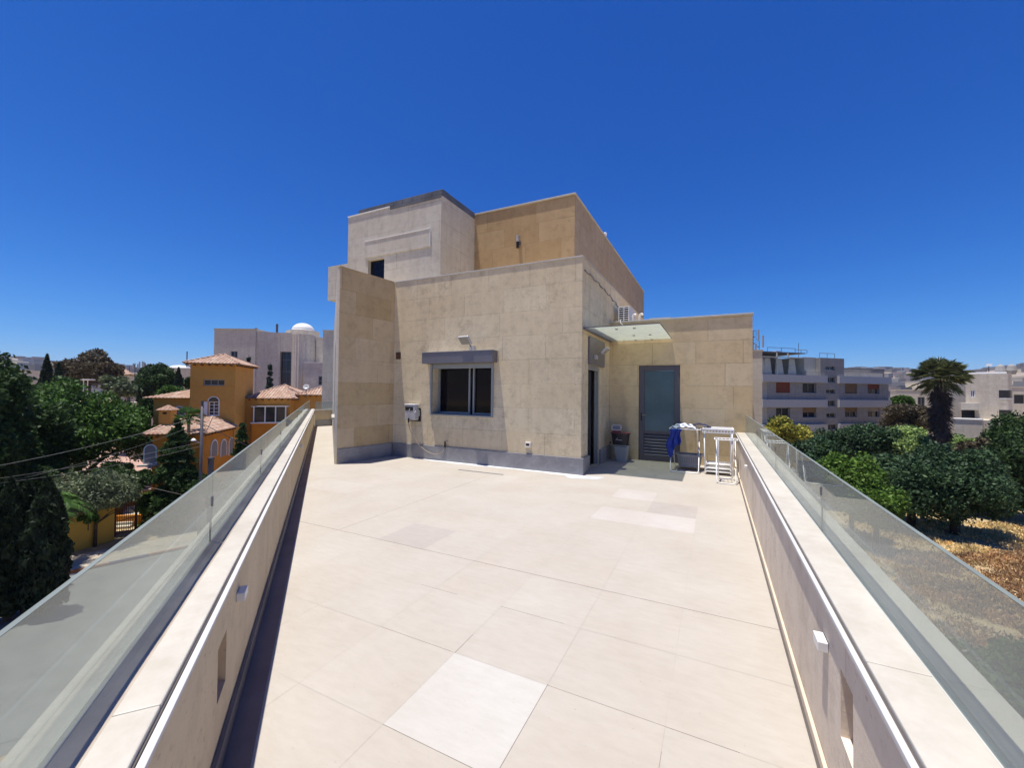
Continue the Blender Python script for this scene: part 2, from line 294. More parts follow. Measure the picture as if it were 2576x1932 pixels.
# ------------------------------------------------------------ mesh helpers
class MB:
    def __init__(s): s.v = []; s.f = []; s.uv = {}
    def quad(s, *p):
        i = len(s.v); s.v += [tuple(q) for q in p]; s.f.append(tuple(range(i, i+len(p)))); return len(s.f)-1
    def box(s, x0, y0, z0, x1, y1, z1):
        i = len(s.v); s.v += [(x, y, z) for z in (z0, z1) for x, y in ((x0, y0), (x1, y0), (x1, y1), (x0, y1))]
        s.f += [tuple(i+k for k in q) for q in ((3,2,1,0), (4,5,6,7), (0,1,5,4), (1,2,6,5), (2,3,7,6), (3,0,4,7))]; return s
    def obox(s, o, u, v, a, b_, z0, z1):
        """box spanned by horizontal unit vectors u,v: a=(u0,u1) b_=(v0,v1)"""
        i = len(s.v)
        for z in (z0, z1):
            for p, q in ((a[0], b_[0]), (a[1], b_[0]), (a[1], b_[1]), (a[0], b_[1])):
                s.v.append((o[0]+u[0]*p+v[0]*q, o[1]+u[1]*p+v[1]*q, z))
        s.f += [tuple(i+k for k in q) for q in ((3,2,1,0), (4,5,6,7), (0,1,5,4), (1,2,6,5), (2,3,7,6), (3,0,4,7))]; return s
    def prism(s, poly, z0, z1, caps=True):
        i = len(s.v); n = len(poly)
        s.v += [(x, y, z0) for x, y in poly]+[(x, y, z1) for x, y in poly]
        for k in range(n): s.f.append((i+k, i+(k+1) % n, i+n+(k+1) % n, i+n+k))
        if caps: s.f += [tuple(i+k for k in range(n))[::-1], tuple(i+n+k for k in range(n))]
        return s
    def holed(s, o, u, W, z0, z1, holes=(), d=0.15):
        """wall face from o along u; outward normal (uy,-ux); holes (u0,u1,z0,z1) with reveals d deep"""
        us = sorted({0, W, *[h[0] for h in holes], *[h[1] for h in holes]}); zs = sorted({z0, z1, *[h[2] for h in holes], *[h[3] for h in holes]})
        P = lambda a, z, q=0: (o[0]+u[0]*a-u[1]*q, o[1]+u[1]*a+u[0]*q, z)
        for a0, a1 in zip(us, us[1:]):
            for b0, b1 in zip(zs, zs[1:]):
                ca, cb = (a0+a1)/2, (b0+b1)/2
                if any(h[0] < ca < h[1] and h[2] < cb < h[3] for h in holes): continue
                s.quad(P(a0, b0), P(a1, b0), P(a1, b1), P(a0, b1))
        for h in holes:
            a0, a1, b0, b1 = h
            s.quad(P(a0, b0), P(a0, b1), P(a0, b1, d), P(a0, b0, d)); s.quad(P(a1, b1), P(a1, b0), P(a1, b0, d), P(a1, b1, d))
            s.quad(P(a0, b1), P(a1, b1), P(a1, b1, d), P(a0, b1, d)); s.quad(P(a1, b0), P(a0, b0), P(a0, b0, d), P(a1, b0, d))
        return s
    def tube(s, pts, r, n=8, closed=False, caps=True):
        pts = [Vector(p) for p in pts]; m = len(pts); i0 = len(s.v); prev = None
        for k, p in enumerate(pts):
            a = pts[(k-1) % m] if (closed or k) else p; c = pts[(k+1) % m] if (closed or k < m-1) else p
            t = (c-a).normalized() if (c-a).length > 1e-9 else Vector((0, 0, 1))
            if prev is None:
                x = t.orthogonal().normalized()
            else:
                x = (prev-t*prev.dot(t)); x = x.normalized() if x.length > 1e-6 else t.orthogonal().normalized()
            prev = x; y = t.cross(x)
            rr = r[k] if isinstance(r, (list, tuple)) else r
            for j in range(n):
                an = 2*math.pi*j/n; q = p+(x*math.cos(an)+y*math.sin(an))*rr; s.v.append(tuple(q))
        for k in range(m if closed else m-1):
            for j in range(n):
                a = i0+k*n+j; b_ = i0+k*n+(j+1) % n; c = i0+((k+1) % m)*n+(j+1) % n; d = i0+((k+1) % m)*n+j
                s.f.append((a, b_, c, d))
        if caps and not closed:
            s.f.append(tuple(i0+j for j in range(n))[::-1]); s.f.append(tuple(i0+(m-1)*n+j for j in range(n)))
        return s
    def lathe(s, c, prof, n=24, sx=1, sy=1, sq=0):
        i0 = len(s.v); m = len(prof)
        for r, z in prof:
            for j in range(n):
                a = 2*math.pi*j/n; ca, sa = math.cos(a), math.sin(a)
                if sq: k = (abs(ca)**sq+abs(sa)**sq)**(-1/sq); ca *= k; sa *= k
                s.v.append((c[0]+r*ca*sx, c[1]+r*sa*sy, c[2]+z))
        for k in range(m-1):
            for j in range(n): s.f.append((i0+k*n+j, i0+k*n+(j+1) % n, i0+(k+1)*n+(j+1) % n, i0+(k+1)*n+j))
        if prof[0][0] > 0: s.f.append(tuple(i0+j for j in range(n))[::-1])
        if prof[-1][0] > 0: s.f.append(tuple(i0+(m-1)*n+j for j in range(n)))
        return s
    def slope(s, A, B, C, D, tw=0.26, amp=0.055):
        """barrel tiled roof slope: eave A-B, ridge D-C"""
        A, B, C, D = map(Vector, (A, B, C, D)); e = (B-A); W = e.length; e = e/W
        nn = e.cross((D+C)/2-A).normalized(); nn = nn if nn.z > 0 else -nn
        up = nn.cross(e); up = up if up.dot((C+D)/2-A) > 0 else -up
        V = (C-A).dot(up); ud = max((D-A).dot(e), 1e-3); uc = min((C-A).dot(e), W-1e-3)
        lim = lambda u: max(0, min(V, V*u/ud, V*(W-u)/(W-uc)))
        nc = max(1, int(W/tw)); tw = W/nc; seg = 4
        for k in range(nc):
            for j in range(seg):
                ps = []
                for q in (j/seg, (j+1)/seg):
                    u = (k+q)*tw; h = amp*math.sin(math.pi*q)
                    ps.append((u, h))
                (u0, h0), (u1, h1) = ps
                l0, l1 = lim(u0), lim(u1)
                f = s.quad(A+e*u0+nn*h0-up*0.06, A+e*u1+nn*h1-up*0.06, A+e*u1+up*l1+nn*h1, A+e*u0+up*l0+nn*h0)
                s.uv[f] = [(u0, -0.06), (u1, -0.06), (u1, l1), (u0, l0)]
        f = s.quad(A-nn*0.05, B-nn*0.05, C-nn*0.05, D-nn*0.05)
        return s
    def build(s, name, mat, parent=None, smooth=False, bevel=0, loc=None, rz=0, shift=None):
        me = bpy.data.meshes.new(name); v = s.v
        if shift: v = [(x-shift[0], y-shift[1], z-shift[2]) for x, y, z in v]
        me.from_pydata(v, [], s.f); me.materials.append(mat)
        uvl = me.uv_layers.new(name='UVMap')
        for p in me.polygons:
            if p.index in s.uv:
                for li, c_ in zip(p.loop_indices, s.uv[p.index]): uvl.data[li].uv = c_
                continue
            n = p.normal
            for li in p.loop_indices:
                c_ = me.vertices[me.loops[li].vertex_index].co
                if abs(n.z) > 0.7: uvl.data[li].uv = (c_.x, c_.y)
                else:
                    h = math.hypot(n.x, n.y); uvl.data[li].uv = ((-n.y*c_.x+n.x*c_.y)/h, c_.z)
        if smooth: me.polygons.foreach_set('use_smooth', [True]*len(me.polygons))
        o = bpy.data.objects.new(name, me); col.objects.link(o)
        if parent: o.parent = parent
        if loc: o.location = loc
        o.rotation_euler.z = rz
        if bevel:
            bv = o.modifiers.new('bevel', 'BEVEL'); bv.width = bevel; bv.segments = 2; bv.limit_method = 'ANGLE'
        return o
def tag(o, label=None, cat=None, group=None, kind=None):
    if label: o['label'] = label
    if cat: o['category'] = cat
    if group: o['group'] = group
    if kind: o['kind'] = kind
    return o
def empty(name, loc, rz=0, label=None, cat=None, group=None):
    o = bpy.data.objects.new(name, None); col.objects.link(o); o.empty_display_size = 0.2
    o.location = loc; o.rotation_euler.z = rz; return tag(o, label, cat, group)
def copy_tree(o, parent=None, kids=None):
    c = o.copy(); col.objects.link(c); c.parent = parent
    for ch in [x for x in bpy.data.objects if x.parent == o]: copy_tree(ch, c)
    return c

# ============================================================ TERRACE GEOMETRY
dL = Vector((-0.7769, 0.6296)); nL = Vector((-0.6296, -0.7769))
def LP(s, n): p = dL*s+nL*n; return (p.x, p.y)
S0, S1 = -0.9, 18.9
XR = 0.384
# ---- tiled floor: one sheet of separate tiles over the grout bed
TS = 0.585; X0, Y0 = -0.203, 2.05
tiles_special = {(-2, -1): (0.472, 0.462, 0.440), (-2, 5): (0.465, 0.438, 0.415), (-1, 5): (0.465, 0.438, 0.415), (-2, 7): (0.458, 0.43, 0.407), (-1, 6): (0.395, 0.366, 0.345),
                 (-5, 2): (0.40, 0.37, 0.347), (-9, 4): (0.45, 0.425, 0.395), (-10, 4): (0.445, 0.42, 0.39)}
def clip(poly, a, b_, c_):           # keep a*x+b*y <= c
    out = []
    for k in range(len(poly)):
        p, q = poly[k-1], poly[k]; dp = a*p[0]+b_*p[1]-c_; dq = a*q[0]+b_*q[1]-c_
        if (dp <= 0) != (dq <= 0):
            t = dp/(dp-dq); out.append((p[0]+t*(q[0]-p[0]), p[1]+t*(q[1]-p[1])))
        if dq <= 0: out.append(q)
    return out
fl = MB(); tints = []
rng = random.Random(3)
for i in range(-27, 2):
    for j in range(-6, 19):
        g = 0.00045
        x0, x1, y0, y1 = X0+i*TS+g, X0+(i+1)*TS-g, Y0+j*TS+g, Y0+(j+1)*TS-g
        if j == 1: y1 -= 0.0010
        if j == 2: y0 += 0.0010
        p = [(x0, y0), (x1, y0), (x1, y1), (x0, y1)]
        p = clip(p, nL.x, nL.y, 0.352); p = clip(p, 1, 0, XR) if p else p
        p = clip(p, -0.9500, 0.3123, 0.9500*14.87+0.3123*11.64) if p else p
        if len(p) < 3: continue
        dz = rng.uniform(-0.0002, 0.0002)
        fl.quad(*[(x, y, dz) for x, y in p])
        t = tiles_special.get((i, j))
        if not t:
            k = rng.uniform(0.99, 1.01); q = rng.uniform(-0.003, 0.003)
            t = (0.430*k, 0.402*k+q, 0.363*k+q*1.5)
        tints.append((t, len(p)))
floor = fl.build('terrace_floor', M['tile'])
ca = floor.data.color_attributes.new('tint', 'FLOAT_COLOR', 'CORNER')
k = 0
for t, n in tints:
    for _ in range(n): ca.data[k].color = (*t, 1); k += 1
tag(floor, kind='structure')
gb = MB(); gb.prism([LP(S0, 0.5), (0.5, -1.3), (0.5, 12.6), (-14.0, 12.6), LP(S1, 0.5)], -0.05, -0.0012)
tag(gb.build('terrace_screed', M['grout']), kind='structure')

jn = MB()
for (x0, y0, x1, y1, w_) in ((-8.0, 3.22, 0.38, 3.22, 0.0022), (-3.713, 3.23, -3.713, 6.7, 0.0012), (-0.788, 1.47, -0.788, 2.06, 0.0014), (-1.373, 1.465, -0.788, 1.465, 0.0012), (-1.373, 2.05, -1.373, 2.25, 0.0014), (-0.788, 2.05, 0.1, 2.05, 0.0010), (-1.373, 2.635, -0.9, 2.635, 0.0010), (-2.1, 2.635, -1.75, 2.635, 0.0009), (-1.95, 2.05, -1.4, 2.05, 0.0008), (-0.203, 1.2, -0.203, 1.9, 0.0010)):
    jn.box(min(x0, x1)-w_*(x0 == x1), min(y0, y1)-w_*(y0 == y1), -0.001, max(x0, x1)+w_*(x0 == x1), max(y0, y1)+w_*(y0 == y1), 0.0009)
M['joint'] = plain('joint_dirt', (0.20, 0.175, 0.155), 0.9)
tag(jn.build('floor_joints', M['joint']), kind='structure')
# ---- podium under the terrace
pod = MB(); pod.prism([LP(-1.4, 0.60), (0.67, -1.6), (0.67, 18), (-15.5, 18), (-15.5, 12.9), LP(19.2, 0.60)], -8.0, -0.052)

# ============================================================ PARAPETS
def parapet_left():
    root = empty('parapet_wall', (*LP(2, 0.4), 0), 0, 'golden stone parapet wall along the left edge of the terrace with painted brown shade strip at its foot', 'parapet wall')
    u, v = dL, nL; o = (0, 0)
    sh = root.location
    def B(*bx, name, mat, bevel=0.0):
        m_ = MB()
        for b_ in bx: m_.obox(o, (u.x, u.y), (v.x, v.y), (b_[0], b_[1]), (b_[2], b_[3]), b_[4], b_[5])
        return m_.build(name, mat, root, bevel=bevel, shift=sh)
    # wall face with the open light box recess
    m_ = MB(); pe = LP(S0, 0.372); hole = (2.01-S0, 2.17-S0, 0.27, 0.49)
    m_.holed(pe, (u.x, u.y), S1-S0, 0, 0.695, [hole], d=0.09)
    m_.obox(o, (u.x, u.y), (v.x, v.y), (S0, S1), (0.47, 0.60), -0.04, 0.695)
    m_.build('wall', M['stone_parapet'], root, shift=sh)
    B((2.0, 2.18, 0.463, 0.469, 0.26, 0.50), name='recess_back', mat=M['ochre'])
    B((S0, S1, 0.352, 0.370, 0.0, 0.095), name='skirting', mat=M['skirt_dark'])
    B((S0, S1, 0.345, 0.3645, 0.697, 0.712), name='ledge', mat=M['ledge'], bevel=0.002)
    B((S0, S1, 0.365, 0.37, 0.697, 0.716), name='shadow_line', mat=M['groove'])  # dark strip painted in for the shadow beside the raised coping
    edges = [S0, 1.35, 3.3, 5.2, 7.15, 9.1, 11, 13, 15, 17, S1]
    B(*[(a+0.001, b_-0.001, 0.3705, 0.468, 0.697, 0.730) for a, b_ in zip(edges, edges[1:])], name='coping', mat=M['coping'], bevel=0.004)
    B((S0, S1, 0.5325, 0.63, 0.697, 0.728), name='outer_coping', mat=M['coping'], bevel=0.003)
    B((S0, S1, 0.248, 0.3515, -0.001, 0.0012), name='shade_strip', mat=M['shade'])  # painted shade: brown strip over the tiles along the parapet's cast shadow
    # wavy sealant channel
    m_ = MB(); K = 160; rows = []
    for k in range(K+1):
        s_ = S0+(S1-S0)*k/K; wob = 0.004*math.sin(s_*3.1)+0.003*math.sin(s_*7.7+1)
        rows.append([(LP(s_, 0.4685), 0.724), (LP(s_, 0.49+wob), 0.719+0.002*math.sin(s_*9)), (LP(s_, 0.515), 0.722), (LP(s_, 0.532), 0.731+wob)])
    for a, b_ in zip(rows, rows[1:]):
        for q in range(3):
            m_.quad((*a[q][0], a[q][1]), (*a[q+1][0], a[q+1][1]), (*b_[q+1][0], b_[q+1][1]), (*b_[q][0], b_[q][1]))
    m_.build('sealant', M['sealant'], root, smooth=True, shift=sh)
    # end wall closing the corridor
    e0 = Vector((-14.87, 11.64)); ed = Vector((0.3123, 0.9500)); en = Vector((-0.9500, 0.3123))
    for nm, b_, mt in (('end_wall', ((0.0, 2.2), (0.0, 0.2), 0.0, 0.655), M['stone_annex']), ('end_skirting', ((0.02, 2.2), (-0.02, -0.001), 0.0, 0.27), M['marble']), ('end_coping', ((-0.02, 2.2), (-0.02, 0.23), 0.657, 0.69), M['coping'])):
        MB().obox(e0, ed, en, *b_).build(nm, mt, root, shift=sh)
    return root
parapet_left()
def parapet_right():
    root = empty('parapet_wall', (0.5, 3, 0), 0, 'greyish pink stone parapet wall on the right with broad sunlit coping, ending at the drying racks', 'parapet wall')
    sh = root.location; Ye = 9.745; Ys = -1.0
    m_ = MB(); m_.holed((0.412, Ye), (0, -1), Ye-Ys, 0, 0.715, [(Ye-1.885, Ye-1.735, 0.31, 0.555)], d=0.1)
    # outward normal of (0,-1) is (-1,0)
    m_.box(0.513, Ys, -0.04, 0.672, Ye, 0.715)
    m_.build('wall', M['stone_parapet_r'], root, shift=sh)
    MB().box(0.508, 1.72, 0.30, 0.5115, 1.90, 0.57).build('recess_back', M['ochre'], root, shift=sh)
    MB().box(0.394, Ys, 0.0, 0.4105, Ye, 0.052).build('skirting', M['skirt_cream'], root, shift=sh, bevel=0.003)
    MB().box(0.3845, Ys, -0.02, 0.3935, Ye, 0.004).build('floor_joint', M['groove'], root, shift=sh)
    MB().box(0.388, Ys, 0.7165, 0.405, Ye, 0.733).build('ledge', M['ledge'], root, shift=sh, bevel=0.002)
    MB().box(0.4055, Ys, 0.7165, 0.4115, Ye, 0.730).build('shadow_line', M['groove'], root, shift=sh)  # dark strip painted in for the shaded riser of the coping
    m_ = MB(); ed = [Ys, 1.6, 3.55, 5.5, 7.45, Ye]
    for a, b_ in zip(ed, ed[1:]):
        m_.prism([(0.412, a+0.001), (0.562, a+0.001), (0.562, b_-0.001), (0.412, b_-0.001)], 0.7165, 0.746)
    m_.build('coping', M['coping'], root, shift=sh, bevel=0.004)
    MB().box(0.586, Ys, 0.7165, 0.695, Ye, 0.744).build('outer_coping', M['coping'], root, shift=sh, bevel=0.003)
    MB().box(0.5625, Ys, 0.7165, 0.5855, Ye, 0.738).build('glass_channel', M['ledge'], root, shift=sh)
    return root
parapet_right()

def balustrade(name, pts_fn, joints, z0, z1, label, clamp_s, far=True):
    root = empty(name, (*pts_fn(joints[1], 0), z0), 0, label, 'glass balustrade'); sh = root.location
    for a, b_ in zip(joints, joints[1:]):
        m_ = MB(); p = [pts_fn(a+0.004, 0), pts_fn(b_-0.004, 0), pts_fn(b_-0.004, 0.012), pts_fn(a+0.004, 0.012)]
        m_.prism(p, z0, z1); m_.build('glass_panel', M['glass'], root, shift=sh)
        # polished green top edge
        q = [pts_fn(a+0.004, -0.0006), pts_fn(b_-0.004, -0.0006), pts_fn(b_-0.004, 0.0126), pts_fn(a+0.004, 0.0126)]
        MB().prism(q, z1+0.0005, z1+0.0020).build('polished_edge', M['edge'], root, shift=sh)
    for s_ in clamp_s:
        m_ = MB(); p = [pts_fn(s_-0.006, -0.006), pts_fn(s_+0.006, -0.006), pts_fn(s_+0.006, 0.018), pts_fn(s_-0.006, 0.018)]
        m_.prism(p, z1-0.17, z1-0.115); m_.build('clamp', M['clampm'], root, bevel=0.004, shift=sh)
        p = [pts_fn(s_-0.0025, 0.002), pts_fn(s_+0.0025, 0.002), pts_fn(s_+0.0025, 0.010), pts_fn(s_-0.0025, 0.010)]
        MB().prism(p, z0, z1-0.172).build('joint_seal', M['clampm'], root, shift=sh)
    return root
M['edge'] = plain('glass_edge', (0.17, 0.20, 0.19), 0.8); M['clampm'] = plain('clamp_steel', (0.22, 0.22, 0.23), 0.35, 0.6)
jl = [S0, 0.77, 2.67, 4.57, 6.47, 8.37, 10.27, 12.17, 14.07, 15.97, 17.87, 18.95]
balustrade('glass_balustrade', lambda s_, q: LP(s_, 0.536+q), jl, 0.716, 1.085, 'clear glass balustrade panels on the left parapet above the street', jl[1:-1])
e0 = Vector((-14.87, 11.64)); ed = Vector((0.3123, 0.9500)); en = Vector((-0.9500, 0.3123))
balustrade('glass_balustrade', lambda s_, q: tuple(e0+ed*s_+en*(0.15+q)), [0.05, 1.1, 2.2], 0.691, 1.02, 'short glass balustrade closing the far end of the corridor', [1.1])
jr = [-1.0, 0.95, 3.01, 5.06, 7.12, 9.18, 9.74]
balustrade('glass_balustrade', lambda s_, q: (0.568+q, s_), jr, 0.739, 1.118, 'greenish glass balustrade panels on the right parapet above the trees', jr[1:-1])

def step_light(p, u, label):
    """p on wall face, u along wall"""
    n = (u[1], -u[0])
    r = empty('step_light', (*p, 0.53), 0, label, 'wall light', 'step lights on the parapet walls')
    MB().obox((0, 0), u, n, (-0.045, 0.045), (0.0, 0.036), -0.020, 0.020).build('light_body', M['white_paint'], r, bevel=0.003)
    MB().obox((0, 0), u, n, (-0.037, 0.037), (0.006, 0.031), -0.0225, -0.0205).build('diffuser', M['lamp_glass'], r)
ul = (dL.x, dL.y)
for s_, lb in ((2.42, 'small white wall light nearest the camera on the left parapet'), (8.2, 'small white wall light on the left parapet beside the corner of the wing wall'), (13.3, 'small white wall light on the left parapet deep in the corridor')):
    step_light(LP(s_, 0.3715), ul, lb)
for y, lb in ((2.1, 'small white wall light nearest the camera on the right parapet'), (6.6, 'small white wall light on the right parapet in front of the drying racks')):
    step_light((0.4115, y), (0, -1), lb)

# ============================================================ PENTHOUSE
bld = empty('penthouse_building', (-4.5, 7.46, 0), 0, 'cream stone penthouse of stepped boxes with grey marble skirting at the terrace end', 'building')
BS = bld.location
def part(mb, name, mat, parent=bld, sh=BS, **kw):
    return mb.build(name, mat, parent, shift=sh if parent is bld else None, **kw)
ZT = 4.10
# window hole on the facade : X -5.70..-4.165, z 1.02..2.13
fac = MB(); FX0 = -6.84
hw = (-5.69-FX0, -4.165-FX0, 1.02, 2.135)
fac.holed((FX0, 7.46), (1, 0), 4.6, 0, ZT, [hw], d=0.30)
fac.holed((-2.24, 7.46), (0, 1), 12.5, 0, ZT, [(0.44, 1.33, 0.0, 2.10)], d=0.24)
fac.quad((-6.84, 7.46, ZT), (-2.24, 7.46, ZT), (-2.24, 19.96, ZT), (-15, 19.96, ZT), (-15, 12.6, ZT), (-7.07, 6.0, ZT), (-7.0, 6.0, ZT))
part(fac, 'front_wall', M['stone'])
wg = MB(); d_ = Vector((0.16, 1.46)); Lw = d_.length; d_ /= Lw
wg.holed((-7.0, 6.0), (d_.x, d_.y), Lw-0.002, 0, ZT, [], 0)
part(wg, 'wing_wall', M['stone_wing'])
wl = MB(); dd = Vector((-14.6+7.07, 12.25-6.0)); LL = dd.length; dd /= LL
wl.holed((-7.07, 6.0), (1, 0), 0.07, 0, ZT)
wl.holed((-7.07+dd.x*LL, 6.0+dd.y*LL), (-dd.x, -dd.y), LL, 0, ZT, [(LL-2.3, LL-1.1, 0.9, 2.7)], d=0.2)
wl.quad((-14.6, 12.25, 0), (-14.6, 12.25, ZT), (-14.6, 19.9, ZT), (-14.6, 19.9, 0))
wl.quad((-14.6, 19.9, 0), (-14.6, 19.9, ZT), (-2.24, 19.96, ZT), (-2.24, 19.96, 0))
part(wl, 'side_wall', M['stone_grey'])
# pane for the side window
def LW(t, q): return (-7.07+dd.x*t+dd.y*q, 6.0+dd.y*t-dd.x*q)
sp = MB(); a, b_ = LW(1.1, 0.12), LW(2.3, 0.12); a2, b2 = LW(1.1, 0.15), LW(2.3, 0.15); sp.prism([a, b_, b2, a2], 0.9, 2.7); part(sp, 'side_window', M['pane'])
sp = MB(); a, b_ = LW(1.0, -0.06), LW(2.4, -0.06); a2, b2 = LW(1.0, -0.001), LW(2.4, -0.001); sp.prism([b_, a, a2, b2], 0.86, 0.90); part(sp, 'side_sill', M['coping'])
# coping along roof edge
cp = MB(); cp.box(-6.83, 7.448, ZT+0.002, -2.225, 7.60, ZT+0.035); part(cp, 'roof_coping', M['coping'], bevel=0.004)
cp = MB(); cp.box(-2.30, 7.602, ZT+0.002, -2.228, 19.9, ZT+0.03); part(cp, 'side_coping', M['coping'])
cp = MB(); o_ = (-7.0, 6.0); nn_ = (d_.y, -d_.x); cp.obox(o_, (d_.x, d_.y), nn_, (-0.01, Lw-0.02), (-0.08, 0.008), ZT+0.002, ZT+0.03); part(cp, 'wing_coping', M['stone_wing'])
# marble skirting
sk = MB(); sk.box(-6.80, 7.428, 0, -2.19, 7.458, 0.31); sk.box(-2.2385, 7.4585, 0, -2.19, 7.90, 0.31); sk.box(-2.2385, 8.80, 0, -2.19, 9.745, 0.31)
part(sk, 'skirting', M['marble'], bevel=0.004)
sk = MB(); sk.obox(o_, (d_.x, d_.y), nn_, (0.01, Lw-0.03), (0.001, 0.024), 0, 0.31); part(sk, 'wing_skirting', M['marble'], bevel=0.003)
# upper blocks
ulb = MB(); ulb.holed((-8.82, 7.8), (1, 0), 3.044, ZT+0.001, 6.16, [(0.74, 1.30, ZT+0.02, 4.91)], d=0.12)
ulb.holed((-5.776, 7.8), (0, 1), 5.2, ZT+0.001, 6.16); ulb.holed((-8.82, 13.0), (0, -1), 5.2, ZT+0.001, 6.16); ulb.quad((-8.82, 7.8, 6.16), (-5.776, 7.8, 6.16), (-5.776, 13, 6.16), (-8.82, 13, 6.16))
ulb.box(-11.28, 9.2, 4.44, -8.825, 10.5, 5.54)
part(ulb, 'upper_left_wall', M['stone_grey'])
part(MB().box(-8.18, 7.778, 4.975, -6.08, 7.798, 5.40), 'fascia_band', M['stone_grey'], bevel=0.003)
part(MB().box(-8.185, 7.768, 5.401, -6.072, 7.798, 5.422), 'band_edge', M['white_paint'])
part(MB().box(-6.0795, 7.770, 4.975, -6.066, 7.798, 5.40), 'band_end', M['white_paint'])
part(MB().box(-8.2, 7.90, ZT+0.02, -7.4, 7.915, 4.95), 'upper_window', M['pane'])
part(MB().box(-8.09, 7.885, 4.33, -7.52, 7.899, 4.36), 'upper_window_bar', M['frame_metal'])
mem = MB(); mem.box(-8.45, 7.80, 6.163, -5.79, 7.84, 6.30); mem.box(-5.815, 7.842, 6.163, -5.77, 9.4, 6.32)
mem.box(-7.35, 7.785, 6.10, -5.765, 7.7985, 6.162)
for k in range(9): x = -8.4+k*0.3; mem.box(x, 7.79, 6.17, x+0.25, 7.7995, 6.17+0.07+0.05*random.random())
part(mem, 'roof_membrane', M['membrane'], bevel=0.01)
part(MB().box(-8.83, 7.782, 6.163, -7.36, 7.7985, 6.195), 'upper_coping', M['white_paint'])
urb = MB(); urb.holed((-5.774, 9.3), (1, 0), 2.784, ZT+0.001, 6.26); part(urb, 'tower_front_wall', M['stone_gold'])
urs = MB(); urs.holed((-2.99, 9.3), (0, 1), 10.6, ZT+0.001, 6.26); urs.quad((-5.774, 9.3, 6.26), (-2.99, 9.3, 6.26), (-2.99, 19.9, 6.26), (-5.774, 19.9, 6.26)); urs.quad((-5.774, 19.9, ZT), (-5.774, 19.9, 6.26), (-2.99, 19.9, 6.26), (-2.99, 19.9, ZT))
M['stone_goldside'] = ashlar('stone_gold_side', (0.40, 0.31, 0.21), (0.43, 0.345, 0.25), off=0.1, pits=0.3); part(urs, 'tower_side_wall', M['stone_goldside'])
part(MB().box(-5.774, 9.272, 6.262, -2.965, 19.9, 6.30), 'tower_coping', M['coping'], bevel=0.004)
part(MB().box(-5.0, 9.4, 6.302, -4.55, 9.7, 6.345), 'roof_hatch', M['coping'], bevel=0.01)
# annex
ax = MB(); AX0 = -2.238
ax.holed((AX0, 9.75), (1, 0), 2.938, 0, 3.19, [(-1.57-AX0, -0.685-AX0, 0.0, 2.175)], d=0.12)
ax.holed((0.70, 9.75), (0, 1), 7, -0.05, 3.19); ax.quad((AX0, 9.75, 3.19), (0.70, 9.75, 3.19), (0.70, 16.7, 3.19), (AX0, 16.7, 3.19))
part(ax, 'annex_wall', M['stone_annex'])
part(MB().box(-2.237, 9.722, 3.192, 0.716, 10.0, 3.232), 'annex_coping', M['coping'], bevel=0.004)
part(MB().box(-1.35, 9.80, 3.234, -0.9, 10.0, 3.262), 'coping_patch', M['coping'])
part(pod, 'lower_walls', M['stone_grey'])
# ---- facade window
wn = MB()
for b_ in ((-5.735, 7.425, 1.0, -5.69, 7.458, 2.14), (-4.165, 7.425, 1.0, -4.125, 7.458, 2.14), (-5.69, 7.425, 1.0, -4.165, 7.458, 1.03)): wn.box(*b_)
win = part(wn, 'window', M['frame_metal'], bevel=0.003)
W = lambda mb, nm, mt, **k: mb.build(nm, mt, win, shift=BS, **k)
W(MB().box(-5.69, 7.45, 2.035, -4.165, 7.52, 2.135), 'shutter_rail', M['frame_metal'], bevel=0.006)
W(MB().box(-5.72, 7.72, 0.98, -4.12, 7.73, 2.16), 'pane', M['pane'])
sa = MB()
for x in (-5.688, -4.87, -4.76, -4.205): sa.box(x, 7.665, 1.03, x+0.04, 7.715, 2.13)
sa.box(-5.648, 7.67, 1.03, -4.87, 7.712, 1.075); sa.box(-4.72, 7.67, 1.03, -4.205, 7.712, 1.07)
W(sa, 'sash', M['frame_metal'], bevel=0.004)
W(MB().box(-5.69, 7.46, 1.022, -4.165, 7.66, 1.034), 'sill', M['grey_metal'])
part(MB().box(-5.835, 7.245, 2.142, -4.045, 7.4585, 2.385), 'shutter_box', M['grey_metal'], bevel=0.004)
part(MB().box(-5.85, 7.235, 2.386, -4.03, 7.4585, 2.394), 'box_cover', M['white_plastic'])
# ---- side door
sd = MB(); sd.box(-2.30, 7.90, 0.01, -2.26, 7.935, 2.10); sd.box(-2.30, 8.755, 0.01, -2.26, 8.79, 2.10); sd.box(-2.33, 8.69, 0.01, -2.302, 8.75, 2.03); sd.box(-2.30, 7.935, 2.0, -2.26, 8.755, 2.10)
dr = part(sd, 'side_door', M['frame_metal'], bevel=0.003)
sl_ = MB()
sl_.box(-2.40, 7.90, 0.0, -2.36, 8.8, 2.09)
sl_.build('door_glass', M['pane'], dr, shift=BS)
part(MB().box(-2.2385, 7.87, 2.102, -2.195, 9.08, 2.65), 'side_shutter_box', M['grey_metal'], bevel=0.004)
